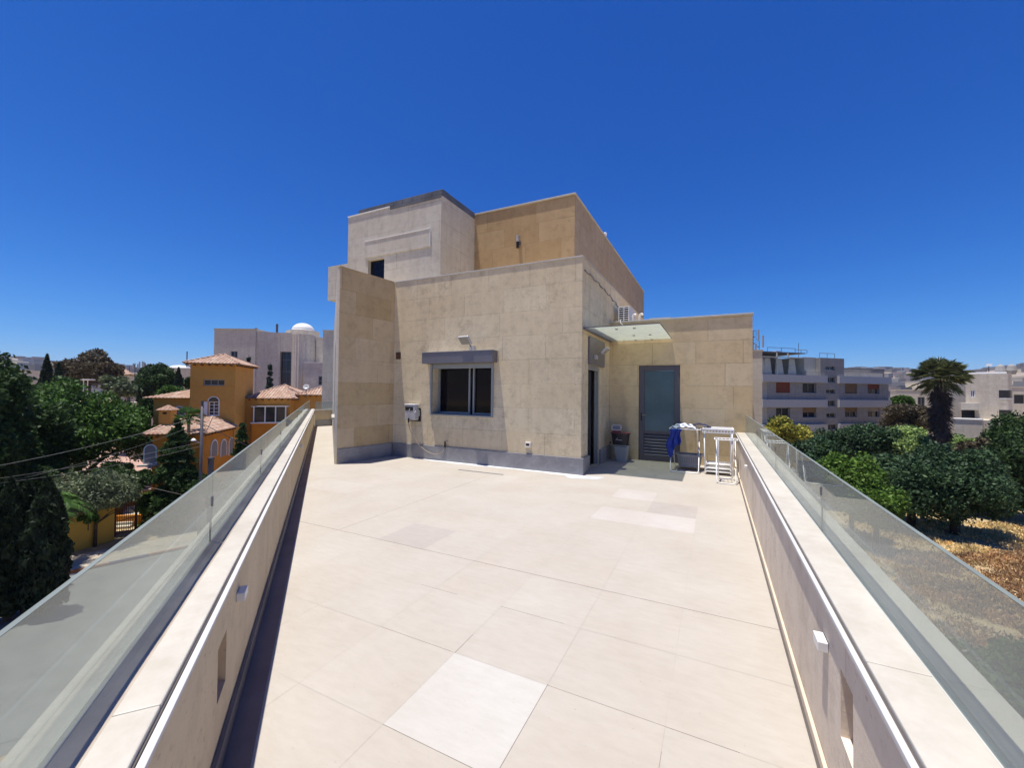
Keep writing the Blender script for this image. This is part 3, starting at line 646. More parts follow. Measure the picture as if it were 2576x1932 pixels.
# ---- annex door
df = MB(); X0d, X1d = -1.568, -0.687
for b_ in ((X0d, 9.775, 0.0, X0d+0.115, 9.825, 2.173), (X1d-0.115, 9.775, 0.0, X1d, 9.825, 2.173), (X0d+0.115, 9.775, 2.053, X1d-0.115, 9.825, 2.173), (X0d+0.115, 9.775, 0.615, X1d-0.115, 9.825, 0.69), (X0d+0.115, 9.775, 0.0, X1d-0.115, 9.825, 0.12)): df.box(*b_)
dr = part(df, 'door', M['door_metal'], bevel=0.004)
MB().box(-1.45, 9.80, 0.69, -0.80, 9.81, 2.05).build('door_pane', M['frosted'], dr, shift=BS)
lv = MB()
for k in range(7):
    z = 0.135+k*0.069; lv.v += [(-1.452, 9.783, z), (-0.803, 9.783, z), (-0.803, 9.817, z+0.05), (-1.452, 9.817, z+0.05), (-1.452, 9.789, z-0.004), (-0.803, 9.789, z-0.004), (-0.803, 9.821, z+0.046), (-1.452, 9.821, z+0.046)]
    i = len(lv.v)-8; lv.f += [tuple(i+q for q in f) for f in ((0,1,2,3), (7,6,5,4), (0,4,5,1), (1,5,6,2), (2,6,7,3), (3,7,4,0))]
lv.build('louvres', M['grey_metal'], dr, shift=BS)
MB().box(-1.46, 9.84, 0.1, -0.8, 9.85, 0.65).build('louvre_back', M['black'], dr, shift=BS)
hd = MB(); hd.box(-1.525, 9.768, 0.90, -1.495, 9.776, 1.09); hd.tube([(-1.51, 9.77, 1.03), (-1.51, 9.725, 1.03), (-1.49, 9.715, 1.03), (-1.39, 9.715, 1.03)], 0.009)
hd.build('handle', M['black'], dr, shift=BS)
for z in (0.35, 0.95, 1.95): MB().tube([(-0.684, 9.765, z-0.05), (-0.684, 9.765, z+0.05)], 0.012).build('hinge', M['black'], dr, shift=BS)
# small vent hole beside the wing
part(MB().box(-6.76, 7.438, 2.28, -6.63, 7.4585, 2.44), 'vent_plate', M['old_wood'])
part(MB().box(-6.60, 7.452, 2.3, -6.595, 7.4585, 2.31), 'wall_nail', M['black'])

# ---- neighbouring stone piers behind the penthouse
p_ = at(838, 985, 22); p_.z = 0
r_ = empty('stone_pier', (p_.x, p_.y, -8), R(26.4), 'pale grey stone pier seen just left of the penthouse, behind the corridor end', 'wall')
zt = at(830, 833, 22).z
wq = MB(); wq.holed((-0.6, 0), (1, 0), 2.6, 0, zt+8); wq.holed((-0.6, 4), (0, -1), 4, 0, zt+8); wq.quad((-0.6, 0, zt+8), (2, 0, zt+8), (2, 4, zt+8), (-0.6, 4, zt+8))
wq.build('wall', M['stone_grey'], r_)
MB().box(-0.63, -0.03, zt+8.003, 2.03, 4, zt+8.06).build('coping', M['coping'], r_)
r_ = empty('stone_pier', (1.0, 13, -8), 0, 'grey brown stone block just right of the annex, lower than its roof', 'wall')
wq = MB(); wq.holed((-1.2, 0), (1, 0), 1.36, 0, 10.72); wq.holed((0.16, 0), (0, 1), 5, 0, 10.72); wq.quad((-1.2, 0, 10.72), (0.16, 0, 10.72), (0.16, 5, 10.72), (-1.2, 5, 10.72))
wq.build('wall', M['stone_grey'], r_); MB().box(-1.2, -0.02, 10.723, 0.18, 5, 10.76).build('coping', M['coping'], r_)

# ============================================================ FIXTURES
cn = empty('glass_canopy', (-1.53, 8.6, 2.77), 0, 'frosted green glass canopy plate over the corner between side door and annex door', 'canopy')
MB().box(-0.70, -1.08, -0.008, 0.67, 1.14, 0.008).build('glass_plate', M['canopy'], cn)
ce = MB(); ce.box(-0.70, -1.084, -0.010, 0.674, -1.0805, 0.010); ce.box(0.6705, -1.08, -0.010, 0.674, 1.14, 0.010); ce.build('edge_trim', M['skirt_dark'], cn)
for x, y in ((-0.15, -0.75), (0.18, -0.75), (0.0, 0.25), (0.33, 0.25), (-0.1, 1.08), (0.25, 1.08)):
    MB().lathe((x, y, -0.022), [(0.028, 0), (0.028, 0.013)], 12).build('clamp', M['grey_metal'], cn)
MB().box(-0.70, -1.075, -0.03, -0.665, 1.14, -0.009).build('wall_rail', M['grey_metal'], cn)

def floodlight(loc, rz, label, tilt=-55, s=1.0):
    r = empty('floodlight', loc, rz, label, 'floodlight', None)
    Mx = Matrix.Rotation(R(tilt), 4, 'X')
    def tb(mb):
        mb.v = [tuple(s*((Mx @ Vector(q))+Vector((0, -0.20, 0.10)))) for q in mb.v]; return mb
    tb(MB().box(-0.10, -0.018, -0.075, 0.10, 0.018, 0.075)).build('lamp_housing', M['lamp_body'], r, bevel=0.008)
    tb(MB().box(-0.085, -0.022, -0.06, 0.085, -0.0185, 0.06)).build('lamp_glass', M['lamp_glass'], r)
    fn = MB()
    for k in range(6): fn.box(-0.07+k*0.026, 0.0185, -0.05, -0.062+k*0.026, 0.034, 0.05)
    tb(fn).build('cooling_fins', M['lamp_body'], r)
    b = MB(); b.box(-0.05*s, -0.05*s, -0.05*s, 0.05*s, -0.001, 0.03*s); b.build('wall_box', M['lamp_body'], r, bevel=0.004)
    MB().tube([(0, -0.045*s, 0.01*s), (0, -0.09*s, 0.05*s), (0, -0.17*s, 0.09*s)], 0.012*s).build('bracket', M['grey_metal'], r)
    return r
floodlight((-4.63, 7.455, 2.47), R(-8), 'grey floodlight on the facade above the window shutter box', 42, 1.35)
floodlight((-2.195, 8.22, 2.28), R(90), 'grey floodlight on the grey shutter box over the side door', 50, 1.1)
r = empty('wall_lamp', (-4.46, 9.298, 5.33), 0, 'small dark cylindrical wall lamp on the golden upper wall', 'wall lamp')
MB().tube([(0, -0.07, 0.0), (0, -0.07, 0.16)], 0.035, 12).build('upper_shade', M['lamp_body'], r)
MB().tube([(0, -0.07, -0.16), (0, -0.07, -0.01)], 0.035, 12).build('lower_shade', M['black'], r)
MB().box(-0.02, -0.04, -0.06, 0.06, -0.001, 0.02).build('mount', M['grey_metal'], r)
# hose reel box
hb = empty('hose_reel', (-6.19, 7.455, 1.04), 0, 'white garden hose box with looping hose on the facade left of the window', 'hose reel')
MB().box(-0.15, -0.17, -0.17, 0.155, -0.03, 0.17).build('reel_case', M['white_plastic'], hb, bevel=0.02)
MB().box(-0.155, -0.175, 0.172, 0.16, -0.02, 0.195).build('lid', M['white_gloss'], hb, bevel=0.006)
MB().box(-0.125, -0.1745, 0.05, 0.10, -0.1705, 0.13).build('slot', M['black'], hb)
MB().lathe((0, 0, 0), [(0.09, 0), (0.09, 0.02)], 20).build('side_wheel', M['lamp_body'], hb, loc=(0.157, -0.1, -0.01)).rotation_euler = (0, R(90), 0)
MB().box(-0.12, -0.03, -0.20, 0.185, -0.001, 0.10).build('bracket', M['black'], hb)
P = [(0.02, -0.19, 0.09), (0.01, -0.205, 0.02), (0.0, -0.20, -0.12), (0.0, -0.20, -0.20)]
hs_ = [(0.0, -0.20, -0.20), (0.03, -0.19, -0.36), (0.12, -0.15, -0.56), (0.25, -0.10, -0.74), (0.42, -0.055, -0.86), (0.62, -0.045, -0.905), (0.78, -0.045, -0.87), (0.87, -0.04, -0.78), (0.885, -0.035, -0.66), (0.90, -0.03, -0.62), (0.95, -0.03, -0.59)]
def smooth_path(pts, n=6):
    pts = [Vector(p) for p in pts]; out = []
    for i in range(len(pts)-1):
        p0 = pts[max(i-1, 0)]; p1 = pts[i]; p2 = pts[i+1]; p3 = pts[min(i+2, len(pts)-1)]
        for k in range(n):
            t = k/n; out.append(0.5*((2*p1)+(-p0+p2)*t+(2*p0-5*p1+4*p2-p3)*t*t+(-p0+3*p1-3*p2+p3)*t**3))
    return out+[pts[-1]]
MB().tube(smooth_path(P), 0.008).build('hose_lead', M['white_plastic'], hb, smooth=True)
MB().tube(smooth_path(hs_), 0.009).build('hose', M['hose'], hb, smooth=True)
MB().tube([(0.0, -0.20, -0.12), (0.0, -0.20, -0.22)], 0.018).build('nozzle', M['black'], hb)
MB().tube([(0.885, -0.035, -0.74), (0.887, -0.033, -0.60)], 0.017).build('tap_connector', M['black'], hb)
# socket
s_ = empty('wall_outlet', (-3.315, 7.458, 0.495), 0, 'small cream outdoor outlet box low on the facade', 'outlet')
so_ = MB()
for b_ in ((-0.06, -0.05, -0.048, -0.038, 0, 0.048), (0.038, -0.05, -0.048, 0.06, 0, 0.048), (-0.038, -0.05, 0.026, 0.038, 0, 0.048), (-0.038, -0.05, -0.048, 0.038, 0, -0.028)): so_.box(*b_)
so_.build('outlet_box', M['white_paint'], s_, bevel=0.003); MB().box(-0.038, -0.03, -0.028, 0.038, -0.001, 0.026).build('outlet_flap', M['old_wood'], s_)
# AC unit on annex roof
ac = empty('air_conditioner', (-2.0, 10.08, 3.19), 0, 'white outdoor air conditioning unit on the annex roof beside the grey side wall', 'air conditioner')
MB().box(-0.12, 0.02, 0.06, 0.15, 0.80, 0.46).build('casing', M['ac_white'], ac, bevel=0.012)
g_ = MB()
for k in range(7): z = 0.08+k*0.053; g_.box(-0.105, -0.002, z, 0.135, 0.018, z+0.014)
for x in (-0.112, 0.01, 0.125): g_.box(x, -0.004, 0.07, x+0.015, 0.0185, 0.45)
g_.build('grille', M['white_gloss'], ac)
MB().box(-0.10, 0.0185, 0.08, 0.13, 0.0195, 0.44).build('grille_back', M['black'], ac)
ft = MB(); ft.box(-0.1, 0.1, 0, 0.13, 0.14, 0.0595); ft.box(-0.1, 0.65, 0, 0.13, 0.69, 0.0595); ft.build('feet', M['grey_metal'], ac)
pp = empty('pipe_vents', (-1.80, 10.25, 3.10), 0, 'two bent white vent pipes on the annex roof beside the air conditioner', 'pipes')
for k, x in enumerate((0, 0.16)):
    MB().tube(smooth_path([(x, 0, 0), (x, 0, 0.26), (x+0.01, 0, 0.33), (x+0.05, -0.03, 0.355), (x+0.085, -0.05, 0.33)]), 0.026, 10).build('pipe', M['white_paint'], pp, smooth=True)
# cable along the side wall
cb = MB(); cpts = [(-2.225, 7.56+0.02, 3.88)]
for k in range(1, 60): cpts.append((-2.218+0.01*math.sin(k*2.1), 7.58+k*0.08, 3.88-0.02*math.sin(k*0.9)-0.0009*k*k*0.1))
cb.tube(cpts, [0.008+0.007*(1 if (k % 5 == 0) else 0) for k in range(60)], 6)
tag(cb.build('cable', M['wire']), 'thin grey twisted cable running along the top of the side wall', 'cable')
cb2 = MB(); cb2.tube([(-2.0, 9.735, 3.26), (-1.98, 9.70, 3.18), (-1.93, 9.69, 3.13)], 0.010, 6)
tag(cb2.build('pipe_end', M['white_paint']), 'small white pipe end poking over the annex coping above the canopy', 'pipe')
wt = empty('roof_light', (-3.02, 12.4, 6.30), 0, 'tiny white fitting on the roof edge of the golden block', 'roof fitting')
MB().lathe((0, 0, 0), [(0.03, 0), (0.05, 0.05), (0.06, 0.12), (0.03, 0.15)], 10).build('cap', M['white_gloss'], wt)
# floor drain and sealant patches
dn = empty('floor_drain', (-4.0, 6.75, 0.0), 0, 'narrow grey slot drain in the tiles in front of the facade', 'drain')
MB().box(-0.49, -0.016, 0.0012, 0.49, 0.016, 0.003).build('channel', M['groove'], dn)
g_ = MB(); g_.box(-0.49, -0.02, 0.0012, 0.49, -0.0165, 0.005); g_.box(-0.49, 0.0165, 0.0012, 0.49, 0.02, 0.005)
for k in range(24): g_.box(-0.48+k*0.04, -0.0155, 0.0032, -0.458+k*0.04, 0.0155, 0.0048)
g_.build('grate', M['frame_metal'], dn)
M['seal_white'] = plain('white_sealer', (0.66, 0.68, 0.71), 0.6, var=0.07, scale=5); M['seal_blue'] = plain('blue_grey_sealer', (0.50, 0.52, 0.56), 0.6, var=0.1, scale=5)
m_ = MB(); K = 60; pr = None
for k in range(K+1):
    x = -6.2+k*(4.05/K); wdt = 0.10+0.035*math.sin(x*2.3)+0.02*math.sin(x*11)+0.05*(k/K)
    q = ((x, 7.425, 0.0015), (x, 7.425-wdt, 0.0015))
    if pr: m_.quad(pr[1], q[1], q[0], pr[0])
    pr = q
tag(m_.build('floor_sealant', M['seal_white']), 'irregular white sealant smear on the tiles along the facade skirting', 'sealant')
m_ = MB(); m_.quad((-2.5, 7.23, 0.002), (-2.32, 7.05, 0.002), (-1.86, 7.2, 0.002), (-1.78, 7.46, 0.002), (-2.16, 7.43, 0.002), (-2.24, 7.39, 0.002))
tag(m_.build('floor_sealant', M['seal_blue']), 'bluish grey stain on the tiles by the marble corner of the facade', 'sealant')

# ============================================================ RACKS, LAUNDRY, BINS
def ucorner(a, b_, c_, d, r=0.05):
    """polyline a-b-c-d with rounded b and c"""
    a, b_, c_, d = map(Vector, (a, b_, c_, d)); out = [a]
    for p, q, s2 in ((a, b_, c_), (b_, c_, d)):
        u1 = (p-q).normalized(); u2 = (s2-q).normalized()
        for t in np.linspace(0, 1, 6):
            out.append(q+u1*r*(1-t)**2+u2*r*t**2)
    return out+[d]
def rack(name, x0, x1, yf, yb, tf, tb, zt, nb, label, r=0.0095, grp=None):
    """folding rack with crossed U legs"""
    o = empty(name, ((x0+x1)/2, (yf+yb)/2, 0), 0, label, 'drying rack', grp); sh = o.location
    B_ = lambda mb, nm, mt=M['white_gloss'], **k: mb.build(nm, mt, o, shift=sh, smooth=True, **k)
    e = 0.03
    B_(MB().tube(ucorner((x0+e, tb-0.06, zt-0.02), (x0+e, yf, r+0.001), (x1-e, yf, r+0.001), (x1-e, tb-0.06, zt-0.02), 0.07), r), 'leg')
    B_(MB().tube(ucorner((x0+e+0.03, tf+0.06, zt-0.02), (x0+e+0.03, yb, r+0.001), (x1-e-0.03, yb, r+0.001), (x1-e-0.03, tf+0.06, zt-0.02), 0.07), r), 'leg')
    c_ = [(x0, tf), (x1, tf), (x1, tb), (x0, tb)]; pts = []
    for i, p in enumerate(c_):
        q0 = Vector((*c_[i-1], zt)); q = Vector((*p, zt)); q1 = Vector((*c_[(i+1) % 4], zt)); rr = 0.045
        u1 = (q0-q).normalized(); u2 = (q1-q).normalized()
        for t in np.linspace(0, 1, 5): pts.append(q+u1*rr*(1-t)**2+u2*rr*t**2)
    B_(MB().tube(pts, r, closed=True), 'top_frame')
    m_ = MB()
    for k in range(nb):
        x = x0+(x1-x0)*(k+1)/(nb+1); m_.tube([(x, tf, zt), (x, tb, zt)], 0.004, 6)
    B_(m_, 'bars')
    m_ = MB(); m_.tube([(x0+e+0.03, (yf+yb)/2, zt*0.5), (x0+e-0.01, (yf+yb)/2, zt*0.5)], 0.018); m_.tube([(x1-e-0.03, (yf+yb)/2, zt*0.5), (x1-e+0.01, (yf+yb)/2, zt*0.5)], 0.018)
    B_(m_, 'pivot')
    return o
rack('drying_rack', -0.82, -0.245, 8.645, 9.38, 8.80, 9.30, 0.835, 9, 'white folding drying rack with laundry on top, in front of the annex door')
rack('drying_rack', 0.0, 0.358, 7.925, 8.42, 8.0, 8.33, 0.745, 5, 'small empty white folding drying rack nearest the right parapet')
# slotted rack
o = empty('drying_rack', (0.06, 9.05, 0), 0, 'white rack with a slotted top and stacked slat shelves, beside the laundry rack', 'drying rack'); sh = o.location
X0r, X1r, Yf, Yb = -0.215, 0.335, 8.84, 9.42
m_ = MB(); m_.box(X0r, Yf, 0.78, X1r, Yf+0.02, 0.80); m_.box(X0r, Yf, 0.835, X1r, Yf+0.02, 0.865)
for k in range(11): x = X0r+k*(X1r-X0r-0.02)/10; m_.box(x, Yf+0.001, 0.8002, x+0.02, Yf+0.019, 0.8348)
m_.build('front_rail', M['white_gloss'], o, shift=sh, bevel=0.002)
m_ = MB(); m_.box(X0r, Yf+0.021, 0.845, X0r+0.025, Yb, 0.868); m_.box(X1r-0.025, Yf+0.021, 0.845, X1r, Yb, 0.868); m_.box(X0r+0.026, Yb-0.03, 0.845, X1r-0.026, Yb, 0.868)
for k in range(13): y = Yf+0.04+k*0.04; m_.box(X0r+0.026, y, 0.848, X1r-0.026, y+0.026, 0.864)
m_.build('top_panel', M['white_gloss'], o, shift=sh)
for x, y in ((-0.16, 8.70), (-0.17, 9.35), (0.285, 8.80), (0.29, 9.35)):
    xt = X0r+0.03 if x < 0 else X1r-0.03; yt = Yf+0.06 if y < 9 else Yb-0.03
    MB().tube([(x, y, 0.0), (xt, yt, 0.845)], 0.011).build('leg', M['white_gloss'], o, shift=sh, smooth=True)
m_ = MB()
for k in range(26): z = 0.10+k*0.028; m_.box(0.262, 8.79, z, 0.286, 8.81, z+0.018)
m_.build('adjuster_strip', M['white_gloss'], o, shift=sh)
for zz, cnt, yo in ((0.06, 8, 8.70), (0.12, 8, 8.72), (0.19, 8, 8.78)):
    m_ = MB()
    for k in range(cnt): y = yo+k*0.05; m_.box(-0.155, y, zz-0.009, 0.275, y+0.034, zz+0.009)
    for x in (-0.15, 0.06, 0.27): m_.box(x-0.01, yo, zz-0.03, x+0.01, yo+0.38, zz-0.0095)
    m_.build('slat_shelf', M['white_gloss'], o, shift=sh, smooth=True)

def cloth(name, fn, nu, nv, mat, label, cat, loc, grp=None):
    m_ = MB(); idx = {}
    for i in range(nu+1):
        for j in range(nv+1): idx[i, j] = len(m_.v); m_.v.append(tuple(fn(i/nu, j/nv)))
    for i in range(nu):
        for j in range(nv): m_.f.append((idx[i, j], idx[i+1, j], idx[i+1, j+1], idx[i, j+1]))
    o = m_.build(name, mat, smooth=True, shift=loc); o.location = loc
    s = o.modifiers.new('thick', 'SOLIDIFY'); s.thickness = 0.004
    return tag(o, label, cat, grp)
def f1(u, v):
    x = -0.79+0.46*u; y = 8.79+0.47*v
    z = 0.85+0.085*math.sin(math.pi*u)**0.6*math.sin(math.pi*min(1, v+0.1))+0.012*math.sin(u*23+v*5)+0.01*math.sin(v*19-u*7)
    return x, y, z
cloth('towel', f1, 36, 28, M['striped'], 'white and navy striped laundry heaped on the left drying rack', 'laundry', (-0.56, 9.03, 0.85))
def f2(u, v):
    x = -0.42+0.36*u; y = 9.02+0.34*v
    return x, y, 0.865+0.075*math.sin(math.pi*min(1, u*0.9+0.1))*(1-0.4*u)+0.01*math.sin(u*17+v*9)
cloth('folded_cloth', f2, 24, 18, M['navy_cloth'], 'dark navy cloth spread behind the striped laundry towards the slotted rack', 'laundry', (-0.24, 9.19, 0.86))
def f2b(u, v):
    x = -0.76+0.2*u; y = 9.10+0.2*v
    return x, y, 0.90+0.05*math.sin(math.pi*u)+0.01*math.sin(u*17+v*9)
cloth('folded_cloth', f2b, 14, 12, M['navy_cloth'], 'small black cloth corner sticking up behind the striped laundry near the door', 'laundry', (-0.66, 9.2, 0.9))
def f3(u, v):
    # hanging shirt: wide at the top bar, gathered to a lower point on the left
    zt = 0.835; x = -0.80+0.22*u-(0.07+0.0*u)*v+0.02*math.sin(v*6+u*3)
    drop = 0.33+0.26*math.exp(-((u-0.28)/0.22)**2)-0.02*u
    y = 8.79-0.012+0.028*math.sin(u*15+v*2)*v**0.5+0.015*math.sin(u*31)*v
    return x+0.03*v*u, y, zt-drop*v
cloth('shirt', f3, 34, 26, M['blue_cloth'], 'bright blue shirt hanging from the front bar of the left drying rack', 'laundry', (-0.7, 8.79, 0.6))
# basket
bk = empty('laundry_basket', (-0.46, 9.16, 0.05), 0, 'grey plastic laundry basket resting under the left drying rack', 'basket')
m_ = MB(); m_.lathe((0, 0, 0), [(0.001, 0.0), (0.20, 0.0), (0.235, 0.235), (0.262, 0.24), (0.262, 0.262), (0.228, 0.262), (0.19, 0.03), (0.001, 0.03)], 32, 1.0, 0.62, sq=6)
m_.build('tub', M['basket_grey'], bk)
hl = MB()
for a in np.linspace(-0.17, 0.17, 9):
    for z in (0.10, 0.14, 0.18): hl.box(a-0.006, -0.146-z*0.02, z, a+0.006, -0.128-z*0.085, z+0.016)
hl.build('slots', M['groove'], bk)
MB().box(-0.17, -0.09, 0.15, 0.17, 0.10, 0.215).build('liner', M['white_gloss'], bk, bevel=0.03)
# bins
b1 = empty('waste_bin', (-1.88, 9.40, 0), 0, 'grey square waste bin under the black bucket, left of the annex door', 'bin')
MB().lathe((0, 0, 0), [(0.118, 0.0), (0.168, 0.33), (0.178, 0.335), (0.178, 0.375), (0.166, 0.375), (0.11, 0.02), (0.001, 0.02)], 40, 1, 0.8, sq=7).build('bin_body', M['bin_grey'], b1, bevel=0)
m_ = MB()
for k in range(11): m_.box(-0.14+k*0.026, -0.1455, 0.338, -0.128+k*0.026, -0.1425, 0.362)
m_.build('rim_slots', M['groove'], b1)
b2 = empty('bucket', (-1.90, 9.38, 0.378), 0, 'black bucket with a small white mark and red rim standing on the grey bin', 'bucket')
MB().lathe((0, 0, 0), [(0.001, 0), (0.165, 0.0), (0.20, 0.24), (0.212, 0.242), (0.212, 0.262), (0.195, 0.262), (0.155, 0.02), (0.001, 0.02)], 32, 1, 0.8, sq=3.2).build('bucket_body', M['bucket_black'], b2, smooth=False)
MB().lathe((0, 0, 0), [(0.196, 0.2625), (0.214, 0.2625), (0.214, 0.270), (0.196, 0.270)], 32, 1, 0.8, sq=3.2).build('rim', M['pink'], b2)
mk = MB(); px = [(-0.075, 0.105), (-0.055, 0.135), (-0.050, 0.11), (-0.035, 0.12), (-0.03, 0.108), (-0.015, 0.122), (-0.008, 0.108), (0.008, 0.12), (0.015, 0.106), (0.03, 0.12), (0.038, 0.106), (0.055, 0.118), (0.06, 0.104)]
yy = lambda z: -(0.165+0.035*z/0.24)*0.8-0.004
mk.tube([(x, yy(z), z) for x, z in px], 0.005, 5); mk.tube([(-0.045, yy(0.15), 0.145), (-0.035, yy(0.155), 0.158)], 0.006, 5)
mk.build('white_mark', M['white_gloss'], b2)
MB().box(-0.225, -0.10, 0.02, -0.205, -0.02, 0.05).build('handle_lug', M['bucket_black'], b2)
b3 = empty('mop_wringer', (-1.99, 9.38, 0.60), 0, 'pale pink plastic basket with a looped handle sitting inside the black bucket', 'wringer')
MB().lathe((0, 0, 0), [(0.07, -0.1), (0.095, 0.06), (0.10, 0.06), (0.10, 0.075), (0.085, 0.075), (0.06, -0.09)], 24, 1, 0.8, sq=4).build('basket_body', M['pink'], b3)
hp = []
for k in range(28):
    a = 2*math.pi*k/28; ca, sa = math.cos(a), math.sin(a); q = (abs(ca)**4+abs(sa)**4)**(-0.25)
    hp.append((0.10*ca*q, -0.02+0.02*sa*q, 0.155+0.055*sa*q))
MB().tube(hp, 0.016, 8, closed=True).build('handle', M['pale_plastic'], b3, smooth=True)
MB().box(-0.085, -0.004, 0.10, 0.085, 0.03, 0.19).build('inner_tray', M['basket_grey'], b3, bevel=0.02)
#@@BACKGROUND@@
# ============================================================ GROUND, ROADS, HILLS
def hillz(x, y):
    r = math.hypot(x, y); az = math.atan2(x, y)
    t = min(1, max(0, (r-420)/1500)); t = t*t*(3-2*t)
    crest = 92+16*math.sin(az*7+1)+9*math.sin(az*17)+5*math.sin(az*41+2)
    return -8+t*crest+(6*math.sin(x*0.013)*math.sin(y*0.011)*min(1, max(0, (r-420)/400)))
def polar(r0, rs, na, zf):
    m_ = MB(); 
    for k, r in enumerate(rs):
        for j in range(na):
            a = 2*math.pi*j/na; x, y = r*math.sin(a), r*math.cos(a); m_.v.append((x, y, zf(x, y)))
    for k in range(len(rs)-1):
        for j in range(na):
            m_.f.append((k*na+j, (k+1)*na+j, (k+1)*na+(j+1) % na, k*na+(j+1) % na))
    return m_
g = polar(0, [0.5, 30, 80, 200, 400], 96, lambda x, y: -8.0); g.f.append(tuple(range(96)))
tag(g.build('ground', M['ground']), kind='structure')
g = polar(0, [400+60*k for k in range(38)], 240, hillz)
tag(g.build('hills', M['hill'], smooth=True), kind='structure')
rng = random.Random(11)
# far houses and trees on the hillsides: one mass, too many to count
m_ = MB(); mt_ = []
for k in range(2600):
    a = math.atan2(FW.x, FW.y)+rng.uniform(-1.05, 1.05); r = rng.uniform(430, 1900)
    x, y = r*math.sin(a), r*math.cos(a); z = hillz(x, y); sx, sy, h = rng.uniform(5, 13), rng.uniform(5, 11), rng.uniform(4, 11)
    t = rng.uniform(0, 1.5); u = (math.cos(t), math.sin(t)); v = (-u[1], u[0])
    m_.obox((x, y), u, v, (-sx, sx), (-sy, sy), z-3, z+h)
m, nt, b = newmat('far_house_walls'); gg = N(nt, 'ShaderNodeNewGeometry')
nt.links.new(ramp(nt, gg.outputs['Random Per Island'], [(0, (0.20, 0.17, 0.14)), (0.5, (0.34, 0.31, 0.27)), (0.8, (0.44, 0.42, 0.38)), (1, (0.30, 0.16, 0.12))]), b.inputs['Base Color']); b.inputs['Roughness'].default_value = 0.9
tag(m_.build('distant_houses', m), 'hundreds of tiny pale houses covering the far hills on the skyline', 'far houses', kind='stuff')

road = MB(); A = gpt(-700, 17.0); 
K1 = gpt(177, 20.95); K2 = gpt(440, 24.0); kd = Vector((K2.x-K1.x, K2.y-K1.y)).normalized(); kn = Vector((-kd.y, kd.x))
if kn.dot(Vector((K1.x, K1.y))) < 0: kn = -kn       # pointing away from us
def KP(s, n, z=0): p = Vector((K1.x, K1.y))+kd*s+kn*n; return (p.x, p.y)
road.prism([KP(-60, -14), KP(60, -14), KP(60, -0.15), KP(-60, -0.15)], -8.05, -7.99); tag(road.build('road', M['road']), kind='structure')
rd = MB(); rd.prism([KP(-60, 0.0), KP(60, 0.0), KP(60, 2.6), KP(-60, 2.6)], -8.05, -7.86); tag(rd.build('pavement', M['pave']), kind='structure')
for nm, mt, off in (('kerb', M['kerb_red'], 0), ('kerb', M['kerb_blue'], 1)):
    rd = MB()
    for k in range(-14, 30):
        if k % 2 == off: rd.prism([KP(k*1.6, -0.15), KP(k*1.6+1.6, -0.15), KP(k*1.6+1.6, -0.002), KP(k*1.6, -0.002)], -8.04, -7.85)
    tag(rd.build(nm, mt), kind='structure')

class Frame:
    def __init__(s, O, ang): s.O = Vector((O[0], O[1])); s.a = ang; s.u = Vector((math.cos(ang), math.sin(ang))); s.v = Vector((-math.sin(ang), math.cos(ang)))
    def ray(s, px, py): return FW+RT*((px-1288)/1029.2)+UP*((966-py)/1029.2)
    def front(s, px, py, v0=0):
        d = s.ray(px, py); n = s.v; t = (s.O.dot(n)+v0)/(d.x*n.x+d.y*n.y); p = Vector((d.x*t, d.y*t)); return (p-s.O).dot(s.u), H+d.z*t
    def side(s, px, py, u0=0):
        d = s.ray(px, py); n = s.u; t = (s.O.dot(n)+u0)/(d.x*n.x+d.y*n.y); p = Vector((d.x*t, d.y*t)); return (p-s.O).dot(s.v), H+d.z*t
def vprism(mb, poly, v0, v1):
    """polygon in (u,z) extruded from depth v0 to v1"""
    i = len(mb.v); n = len(poly)
    mb.v += [(u, v0, z) for u, z in poly]+[(u, v1, z) for u, z in poly]
    mb.f += [tuple(i+k for k in range(n)), tuple(i+n+k for k in range(n))[::-1]]
    for k in range(n): mb.f.append((i+k, i+n+k, i+n+(k+1) % n, i+(k+1) % n))
def uprism(mb, poly, u0, u1):
    i = len(mb.v); n = len(poly)
    mb.v += [(u0, v, z) for v, z in poly]+[(u1, v, z) for v, z in poly]
    mb.f += [tuple(i+k for k in range(n))[::-1], tuple(i+n+k for k in range(n))]
    for k in range(n): mb.f.append((i+k, i+(k+1) % n, i+n+(k+1) % n, i+n+k))
def archpoly(a, b_, z0, z1, n=10):
    r = (b_-a)/2; c = (a+b_)/2; zc = max(z0+0.05, z1-r)
    return [(a, z0), (b_, z0)]+[(c+r*math.cos(math.pi*k/n), zc+min(r, z1-zc)*math.sin(math.pi*k/n)) for k in range(n+1)]

